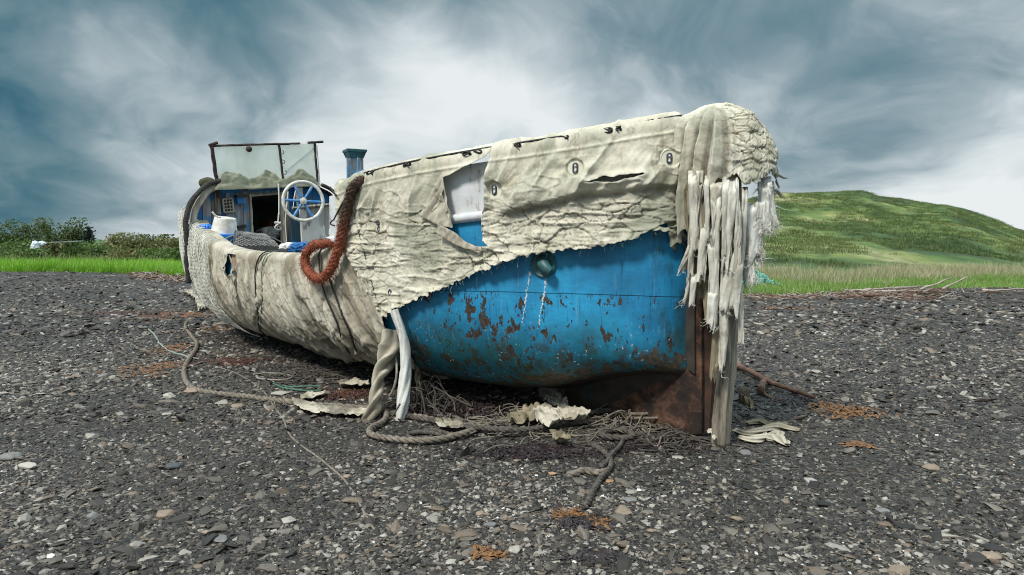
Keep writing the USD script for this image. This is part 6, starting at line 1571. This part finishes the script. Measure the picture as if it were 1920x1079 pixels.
# cloth strips strewn right of the post
for i, (px, w, mt, lab) in enumerate((([(1380, 812), (1400, 818), (1430, 812), (1465, 806), (1500, 812)], 0.045, 'canvas', 'long grey canvas strip trailing right from the timber post'), ([(1386, 826), (1415, 830), (1440, 824), (1462, 830), (1476, 840)], 0.05, 'canvas', 'crumpled grey canvas strip in front of the long trailing one'),
    ([(1400, 800), (1425, 796), (1450, 802), (1475, 798)], 0.035, 'brown_canvas', 'brown canvas strip behind the long trailing one'), ([(1436, 818), (1446, 830), (1462, 826), (1458, 816), (1442, 820)], 0.03, 'canvas', 'knotted canvas strip among the grey rags'))):
    P = gpts(px, 0.025, 0.02); twisted(P, [w * 0.6, w, w * 0.8, w * 1.1, w * 0.4], 20 + i, M[mt], 'canvas_strip', lab, 'canvas', 0.45, turns=0.6, lob=4)
# rotten post standing at the stern
def timber_post():
    b_ = ground_at(np.array(1349.0), np.array(838.0)); Y = b_[1]
    T = thing('timber_post', 'rotten splintered timber post standing upright against the stern tatters', 'post', b_)
    for i, (u0, v0, u1, v1, r, mt) in enumerate(((1372, 560, 1348, 842, 0.058, 'post'), (1384, 560, 1360, 800, 0.034, 'post'), (1362, 600, 1342, 836, 0.030, 'post'))):
        P = resample([at(u0, v0, Y + (0.04, 0.06, -0.0)[i]), at(u1, v1, Y + (0, 0.03, -0.02)[i])], 0.015); k = 14; th = np.arange(k) / k * 2 * np.pi
        d = np.linspace(0, 1, len(P)); t, n, b = frames(P)
        ridge = 1 + 0.30 * (fbm(np.stack([np.cos(th)[None] * 2.2 + 0 * d[:, None], np.sin(th)[None] * 2.2 + 0 * d[:, None], d[:, None] * 4 + 0 * th[None] + 5 * i], -1), 4, 80 + i) - 0.5) * 3.2 + 0.10 * np.cos(5 * th[None] + 2 * i)
        rr = r * (0.8 + 0.45 * d) * np.where(d > 0.97, 0.8, 1)
        V = P[:, None] + (rr[:, None] * ridge)[..., None] * (np.cos(th)[None, :, None] * n[:, None] + np.sin(th)[None, :, None] * b[:, None])
        ii, jj = np.meshgrid(np.arange(len(P) - 1), np.arange(k), indexing='ij'); a, c = ii * k + jj, ii * k + (jj + 1) % k
        f = np.vstack([np.stack([a, c, a + k], -1).reshape(-1, 3), np.stack([c, c + k, a + k], -1).reshape(-1, 3)])
        obj('timber', (V.reshape(-1, 3), f), M[mt], T, smooth=True)
timber_post()
def branch():
    T = thing('driftwood_branch', 'reddish brown driftwood branch lying right of the timber post', 'branch', ground_at(np.array(1430.0), np.array(720.0)))
    P = gpts([(1366, 686), (1390, 698), (1420, 714), (1450, 730), (1490, 744), (1525, 756)], 0.06, 0.03)
    obj('stem', tube(P + 0.03 * (np.stack([fbm(P * 5 + j, 3, j) for j in range(3)], 1) - 0.5), np.linspace(0.034, 0.018, len(P)) * (0.7 + 0.7 * fbm(P * 9, 3, 7)), 9), M['drift'], T, smooth=True)
    P = gpts([(1426, 744), (1432, 728), (1440, 722)], 0.07, 0.02); obj('stub', tube(P, np.linspace(0.04, 0.025, len(P)), 8), M['drift'], T, smooth=True)
    P = gpts([(1432, 742), (1445, 752), (1470, 758)], 0.03, 0.02); obj('twig', tube(P, np.linspace(0.02, 0.008, len(P)), 6), M['drift'], T, smooth=True)
branch()

# wrack and drift along the top of the beach on the right
def wrack():
    r = np.random.default_rng(90)
    spots = [(1640, 549, 1.1, 'pale knotted driftwood log on the bank of wrack'), (1700, 545, 1.5, 'long bleached driftwood trunk on the crest of the right bank'), (1668, 552, 0.9, 'short grey driftwood piece below the knotted log'), (1755, 549, 0.8, 'pale branch stub standing up from the right bank'), (1730, 556, 1.3, 'dark driftwood lying below the bleached trunk'), (1790, 547, 0.6, 'small pale driftwood fork right of the branch stub'), (1880, 550, 1.3, 'grey driftwood log near the right edge of the beach'), (1650, 560, 1.0, 'brown driftwood stick on the slope of the bank'), (1610, 551, 0.7, 'small twig of driftwood at the left end of the wrack')]
    for i, (u, v, L, lab) in enumerate(spots):
        c = ground_at(np.array(float(u)), np.array(float(v))); a = r.uniform(-0.4, 0.4); up = 0.35 if 'standing' in lab or 'fork' in lab else 0.04
        t = np.linspace(-0.5, 0.5, 16)
        P = c + np.stack([t * L * np.cos(a), t * L * np.sin(a), 0.07 + np.abs(t + 0.5) * up], 1)
        P = P + 0.10 * (np.stack([fbm(P * 3 + 5 * j, 3, i + j) for j in range(3)], 1) - 0.5)
        obj('driftwood', tube(P, 0.030 * (0.5 + fbm(P * 5, 3, i)) * np.linspace(1.2, 0.5, 16), 8), M['pale_drift' if 'dark' not in lab and 'brown' not in lab else 'drift'], smooth=True, label=lab, cat='driftwood')
    protos = []
    for s in range(5):
        q = np.random.default_rng(s); x = np.linspace(-0.5, 0.5, 5); P = np.stack([x, 0.12 * q.normal(size=5), 0.06 * np.abs(q.normal(size=5))], 1); protos.append((tube(P, 0.03 * np.array([.6, 1, .9, .7, .3]), 5), M['pale_drift' if s % 2 else 'drift'], True))
    n = 1500; u = np.r_[r.normal(1690, 55, 700), r.uniform(1380, 2050, 800)]; v = np.r_[r.normal(552, 5, 700), np.interp(u[700:], EDGE_PX[:, 0], EDGE_PX[:, 1]) + np.abs(r.normal(0, 4, 800)) + 1]
    P = ground_at(u, v); ok = np.isfinite(P).all(1) & (P[:, 1] < 40); P = P[ok]
    scatter('wrack_twigs', 'line of small sticks and dry weed thrown up along the top of the beach', protos, P + [0, 0, 0.02], r.uniform(0.15, 0.5, len(P)) , r.uniform(0, 6.28, len(P)), np.abs(r.normal(0, 0.3, len(P))), None, 91)
    u = r.uniform(250, 350, 260); v = np.interp(u, EDGE_PX[:, 0], EDGE_PX[:, 1]) + np.abs(r.normal(0, 4, 260)) + 1
    P = ground_at(u, v); scatter('wrack_twigs', 'dark sticks and weed along the grass edge left of the bow', protos, P + [0, 0, 0.02], r.uniform(0.2, 0.9, len(P)), r.uniform(0, 6.28, len(P)), np.abs(r.normal(0, 0.3, len(P))), None, 92)
wrack()
tangle('net_heap', (1418, 536), 26, 5, 60, 0.02, M['turq_bright'] if 'turq_bright' in M else M['turq_line'], 'small heap of turquoise net on the grass edge right of the tatters', 93, 0.5)

# the stones that stand out of the shingle
def big_stones():
    cols = {'tan': mat_stone('stone_tan_single', (0.22, 0.165, 0.12), (0.28, 0.21, 0.15)), 'pale': mat_stone('stone_pale_single', (0.33, 0.31, 0.27), (0.42, 0.39, 0.34)), 'grey': mat_stone('stone_grey_single', (0.14, 0.14, 0.135), (0.19, 0.185, 0.18)),
            'slate': mat_stone('stone_slate_single', (0.05, 0.055, 0.06), (0.08, 0.085, 0.09)), 'white': STONES[5], 'orange': mat_stone('stone_orange_single', (0.30, 0.17, 0.09), (0.36, 0.21, 0.12))}
    L = [(310, 968, 36, 'tan', 'large tan wedge shaped stone in the left foreground'), (414, 1014, 38, 'grey', 'long layered grey stone in the foreground right of the tan wedge'), (263, 1044, 24, 'tan', 'round tan stone at the bottom edge left of centre'), (541, 979, 30, 'pale', 'pale flat stone in the foreground left of the thin cord'),
         (20, 860, 40, 'grey', 'long grey stone at the left edge of the picture'), (55, 878, 44, 'pale', 'long pale stone just right of the grey one at the left edge'), (175, 970, 26, 'grey', 'smooth blue grey stone left of the tan wedge'), (325, 878, 34, 'slate', 'thin slate blade above the tan wedge stone'),
         (387, 1000, 22, 'tan', 'small rounded tan stone above the layered grey stone'), (133, 1050, 26, 'pale', 'pale stone near the bottom left corner'), (95, 1044, 18, 'white', 'small white stone near the bottom left corner'), (1036, 890, 20, 'orange', 'reddish brown stone left of the frayed rope end'),
         (1169, 961, 34, 'tan', 'large flat striped tan stone right of the orange seaweed'), (1143, 904, 17, 'orange', 'orange stone beside the thick grey rope'), (920, 987, 26, 'grey', 'round brown grey stone in the centre foreground'), (901, 965, 20, 'tan', 'pinkish tan stone above the round brown grey one'),
         (846, 1056, 25, 'pale', 'squarish pale stone left of the small orange seaweed clump'), (872, 1038, 18, 'white', 'white stone touching the small orange seaweed clump'), (1168, 1062, 24, 'grey', 'grey flat stone at the bottom edge right of centre'), (1222, 997, 20, 'tan', 'round tan stone right of the striped flat stone'),
         (1263, 999, 18, 'pale', 'pale stone a little right of the round tan one'), (1182, 939, 26, 'grey', 'flat grey stone just above the striped tan stone'), (968, 1034, 30, 'pale', 'broad pale stone right of the small orange seaweed clump'), (837, 943, 22, 'slate', 'dark squarish slate stone in the centre foreground'),
         (992, 843, 20, 'slate', 'dark smooth stone below the brown canvas scrap'), (971, 866, 18, 'tan', 'tan stone below the dark smooth stone'), (1270, 861, 24, 'pale', 'pale flat stone below the rudder foot'), (1398, 852, 24, 'grey', 'grey wedge stone at the foot of the timber post'),
         (361, 736, 30, 'tan', 'flat tan stone touching the long rope at its bend'), (526, 741, 34, 'pale', 'long pale stone above the long rope'), (317, 745, 24, 'pale', 'pale stone left of the flat tan stone at the rope bend'), (446, 764, 26, 'tan', 'long pinkish stone below the long rope'), (312, 779, 18, 'pale', 'small pale stone below the one left of the rope bend'),
         (1858, 1046, 34, 'tan', 'tan stone near the bottom right corner'), (1520, 905, 26, 'pale', 'pale stone below the flat kelp scrap'), (1655, 960, 28, 'grey', 'grey stone in the right foreground'), (1745, 880, 28, 'tan', 'tan stone in the right half of the shingle'), (1380, 975, 24, 'tan', 'tan stone in the foreground right of the pale one'), (690, 905, 24, 'grey', 'grey stone right of the thin brown cord'), (650, 895, 20, 'tan', 'tan stone beside the thin brown cord')]
    for i, (u, v, w, c, lab) in enumerate(L):
        G = ground_at(np.array(float(u)), np.array(float(v))); s = w * G[1] / 1280
        vv, ff = stone(500 + i, (0.45, 0.35, 0.55, 0.4)[i % 4], 26, 1.0 + 0.5 * (i % 3) * 0.5)
        a = random.uniform(-0.5, 0.5); R2 = np.array([[math.cos(a), -math.sin(a), 0], [math.sin(a), math.cos(a), 0], [0, 0, 1]])
        vv = vv / np.ptp(vv[:, 0]) * s @ R2.T
        m = trimesh.Trimesh(vv, ff).subdivide().subdivide(); trimesh.smoothing.filter_taubin(m, iterations=4)
        m.vertices += (s * 0.10 * (fbm(m.vertices / s * 3 + i, 3, i) - 0.5))[:, None] * m.vertices / np.maximum(np.linalg.norm(m.vertices, axis=1, keepdims=True), 1e-6)
        m.apply_translation(G + [0, 0, s * 0.10])
        obj('beach_stone', m, cols[c], smooth=35, label=lab, cat='stone')
big_stones()
# ------------------------------------------------------------------ bushes behind the left side of the beach
def mat_leaf(name, c0, c1, c2):
    g = Mat(); p = g.pos(); n = g.noise(p, 1.1, 4, 0.65); f = g.new('geometry', 'random_per_island')
    col = g.mix(g.step(n, 0.38, 0.62), c0, c1); col = g.mix(g.step(f, 0.6, 1.0, 0, 0.9), col, c2)
    a = g.bsdf(col, 0.55); b = g.new('translucent_bsdf', 'BSDF', color=col)
    return g.done(name, g.new('mix_closure', 'closure', fac=0.3, closure1=a, closure2=b))
M['leaf_dark'] = mat_leaf('dark_hedge_leaves', (0.032, 0.058, 0.013), (0.085, 0.125, 0.030), (0.16, 0.19, 0.055))
M['leaf_mid'] = mat_leaf('green_scrub_leaves', (0.05, 0.10, 0.018), (0.12, 0.19, 0.04), (0.20, 0.23, 0.08))
M['leaf_olive'] = mat_leaf('olive_scrub_leaves', (0.10, 0.115, 0.035), (0.21, 0.205, 0.08), (0.38, 0.33, 0.18))
M['leaf_conifer'] = mat_leaf('dark_conifer_needles', (0.010, 0.022, 0.016), (0.022, 0.045, 0.030), (0.04, 0.06, 0.04))
M['twig'] = mat_plain('grey_twigs', (0.07, 0.055, 0.04), (0.16, 0.13, 0.10), 9)
def bush(u, vtop, vbase, wpx, Y, mat, label, seed, n=2600, leaf=0.085, kind='round', airy=0.5):
    r = np.random.default_rng(seed); c = at(u, 450, Y); x0 = c[0]
    h = 1.6 + (450 - vtop) / 1280 * Y + 0.1; z0 = -0.1; w = wpx / 1280 * Y
    T = thing('bush', label, 'bush', [x0, Y, z0])
    # branches
    tips, parts = [], []
    m = 16 if kind != 'cone' else 10
    for i in range(m):
        a = r.uniform(0, 6.28); e = r.uniform(0.35, 1.0)
        end = np.array([np.cos(a) * w * 0.5 * r.uniform(0.3, 1.0), np.sin(a) * w * 0.35 * r.uniform(0.3, 1), h * e])
        if kind == 'cone': end[:2] *= (1.05 - e) + 0.1
        mid = end * [0.35, 0.35, 0.5] + r.normal(0, 0.08, 3)
        P = spline(np.array([[r.normal(0, w * 0.10), r.normal(0, 0.1), 0], mid, end]), 0.25)
        parts.append(tube(P, np.linspace(0.045, 0.012, len(P)), 5)); tips.append(P)
        for k in range(4):
            s = P[r.integers(len(P) // 2, len(P))]; q = s + r.normal(0, 1, 3) * [w * 0.13, w * 0.1, h * 0.12] + [0, 0, 0.1]
            q[2] = np.clip(q[2], 0.1, h * 1.03); parts.append(tube(np.array([s, (s + q) / 2 + r.normal(0, .03, 3), q]), [0.014, 0.010, 0.005], 4)); tips.append(np.array([s, q]))
    obj('stems', tuple([cat_mesh(parts)[0] + [x0, Y, z0], cat_mesh(parts)[1]]), M['twig'], T, smooth=True)
    # leaves in clumps about the branch ends
    P = np.vstack([t[-2:] for t in tips]); K = P[r.integers(0, len(P), n)]
    sp = np.array([w * 0.10, w * 0.09, h * 0.085]) * (0.6 + airy)
    C = K + r.normal(0, 1, (n, 3)) * sp
    low = r.uniform(0, 1, n) < 0.35; C[low, 2] *= r.uniform(0.15, 0.9, low.sum())
    C[:, 2] = np.clip(C[:, 2], 0.03, h * 1.06)
    s = leaf * r.uniform(0.5, 1.4, n); d1 = r.normal(size=(n, 3)); d1 /= np.linalg.norm(d1, axis=1, keepdims=True)
    d2 = np.cross(d1, r.normal(size=(n, 3))); d2 /= np.linalg.norm(d2, axis=1, keepdims=True)
    A, B_ = d1 * s[:, None], d2 * s[:, None] * 0.55
    V = np.stack([C - A, C + B_, C + A, C - B_], 1).reshape(-1, 3) + [x0, Y, z0]
    i = np.arange(n)[:, None] * 4; F = np.vstack([i + [0, 1, 2], i + [0, 2, 3]])
    obj('leaves', (V, F), M[mat], T, smooth=False, kind='stuff')
B_LIST = [(8, 424, 480, 95, 47, 'leaf_dark', 'dark hedge bush at the left edge of the picture', 'round'), (58, 417, 480, 90, 48, 'leaf_dark', 'tall dark hedge bush second from the left edge', 'round'), (112, 415, 480, 80, 47, 'leaf_dark', 'tallest dark hedge bush, right end of the hedge', 'round'),
          (150, 431, 478, 40, 47, 'leaf_dark', 'thin dark bush in the gap before the small conifer', 'round'), (166, 431, 478, 26, 45, 'leaf_conifer', 'small dark conifer right of the hedge', 'cone'),
          (206, 444, 488, 40, 44, 'leaf_olive', 'thin windswept scrub bush right of the conifer', 'round'), (250, 441, 492, 60, 42, 'leaf_olive', 'olive scrub bush half way to the boat', 'round'), (292, 444, 490, 55, 45, 'leaf_dark', 'dark green scrub behind the olive bush', 'round'), (322, 450, 492, 55, 43, 'leaf_olive', 'olive brown scrub close to the bow', 'round'),
          (348, 452, 494, 50, 44, 'leaf_mid', 'green scrub just behind the bow', 'round'), (300, 468, 498, 60, 38.5, 'leaf_mid', 'low green bush in front of the scrub near the bow', 'round'), (232, 470, 498, 50, 39, 'leaf_olive', 'low brownish bush in front of the olive scrub', 'round'),
          (30, 452, 488, 90, 43, 'leaf_mid', 'low green scrub in front of the left hedge', 'round'), (95, 458, 490, 70, 42, 'leaf_olive', 'low olive scrub in front of the tallest hedge bush', 'round'), (150, 456, 490, 70, 42, 'leaf_mid', 'low green scrub in front of the conifer', 'round'), (190, 464, 492, 60, 41, 'leaf_mid', 'low green bush right of the white rubbish', 'round'),
          (-60, 426, 480, 110, 46, 'leaf_dark', 'dark hedge bush beyond the left edge', 'round'), (338, 474, 500, 40, 37, 'leaf_mid', 'small green bush touching the black strip at the bow', 'round'), (62, 470, 494, 70, 40, 'leaf_mid', 'low green bush at the back of the grass strip on the left', 'round')]
for i, (u, vt, vb, w, Y, mt, lab, kd) in enumerate(B_LIST):
    bush(u, vt, vb, w, Y, mt, lab, 700 + i, 5600 if mt == 'leaf_dark' else (3600 if kd == 'round' else 2400), 0.085, kd, 0.32 if mt == 'leaf_dark' else 0.5)
def rubbish():
    M['poly'] = mat_plain('pale_blue_sheet', (0.50, 0.56, 0.60), (0.70, 0.76, 0.80), 5)
    M['board'] = mat_plain('grey_roofing', (0.16, 0.17, 0.18), (0.30, 0.32, 0.34), 3)
    def bit(name, u, v, Y, sx, sz, mat, label, seed, cat):
        c = at(u, v, Y); m = trimesh.creation.icosphere(3, 1.0); q = m.vertices
        m.vertices = q * [sx, 0.25, sz] * (1 + 0.9 * (fbm(q * 1.7 + seed, 3, seed) - 0.5))[:, None] + c; obj(name, m, mat, smooth=30, label=label, cat=cat)
    bit('plastic_sheet', 66, 462, 40.5, 0.22, 0.30, M['poly'], 'crumpled pale blue plastic sheet caught in the scrub on the left', 3, 'plastic sheet')
    bit('plastic_sheet', 79, 457, 41, 0.16, 0.14, M['poly'], 'smaller pale blue plastic piece right of the crumpled sheet', 6, 'plastic sheet')
    for i, (u0, v0, u1, v1, lab) in enumerate(((122, 453.5, 152, 451.5, 'pale grey roofing sheet lying on top of the scrub'), (88, 455, 118, 453, 'rough grey plank left of the roofing sheet'))):
        a, b = at(u0, v0, 41.5), at(u1, v1, 41.3); d = b - a; n = np.array([-d[1], d[0], 0]); n /= np.linalg.norm(n)
        P = np.array([a - n * 0.2, b - n * 0.2, b + n * 0.2, a + n * 0.2]); P[2:, 2] += 0.02
        obj('roofing_sheet' if i == 0 else 'plank', solidify(P, np.array([[0, 1, 2], [0, 2, 3]]), 0.05), M['board'], label=lab, cat='roofing sheet' if i == 0 else 'plank')
        for t in (0.1, 0.9): pass
    for i, (u, v, Y, s, lab) in enumerate(((281, 471, 38, 0.5, 'pale grey boulder among the scrub near the bow'), (340, 478, 36, 0.45, 'pale stone by the grass at the bow'))):
        c = at(u, v, Y); vv, ff = stone(900 + i, 0.6, 24, 1.5); m = trimesh.Trimesh(vv * s * 1.6, ff).subdivide(); m.apply_translation([c[0], Y, 0.2]); obj('boulder', m, STONES[4], smooth=40, label=lab, cat='boulder')
rubbish()
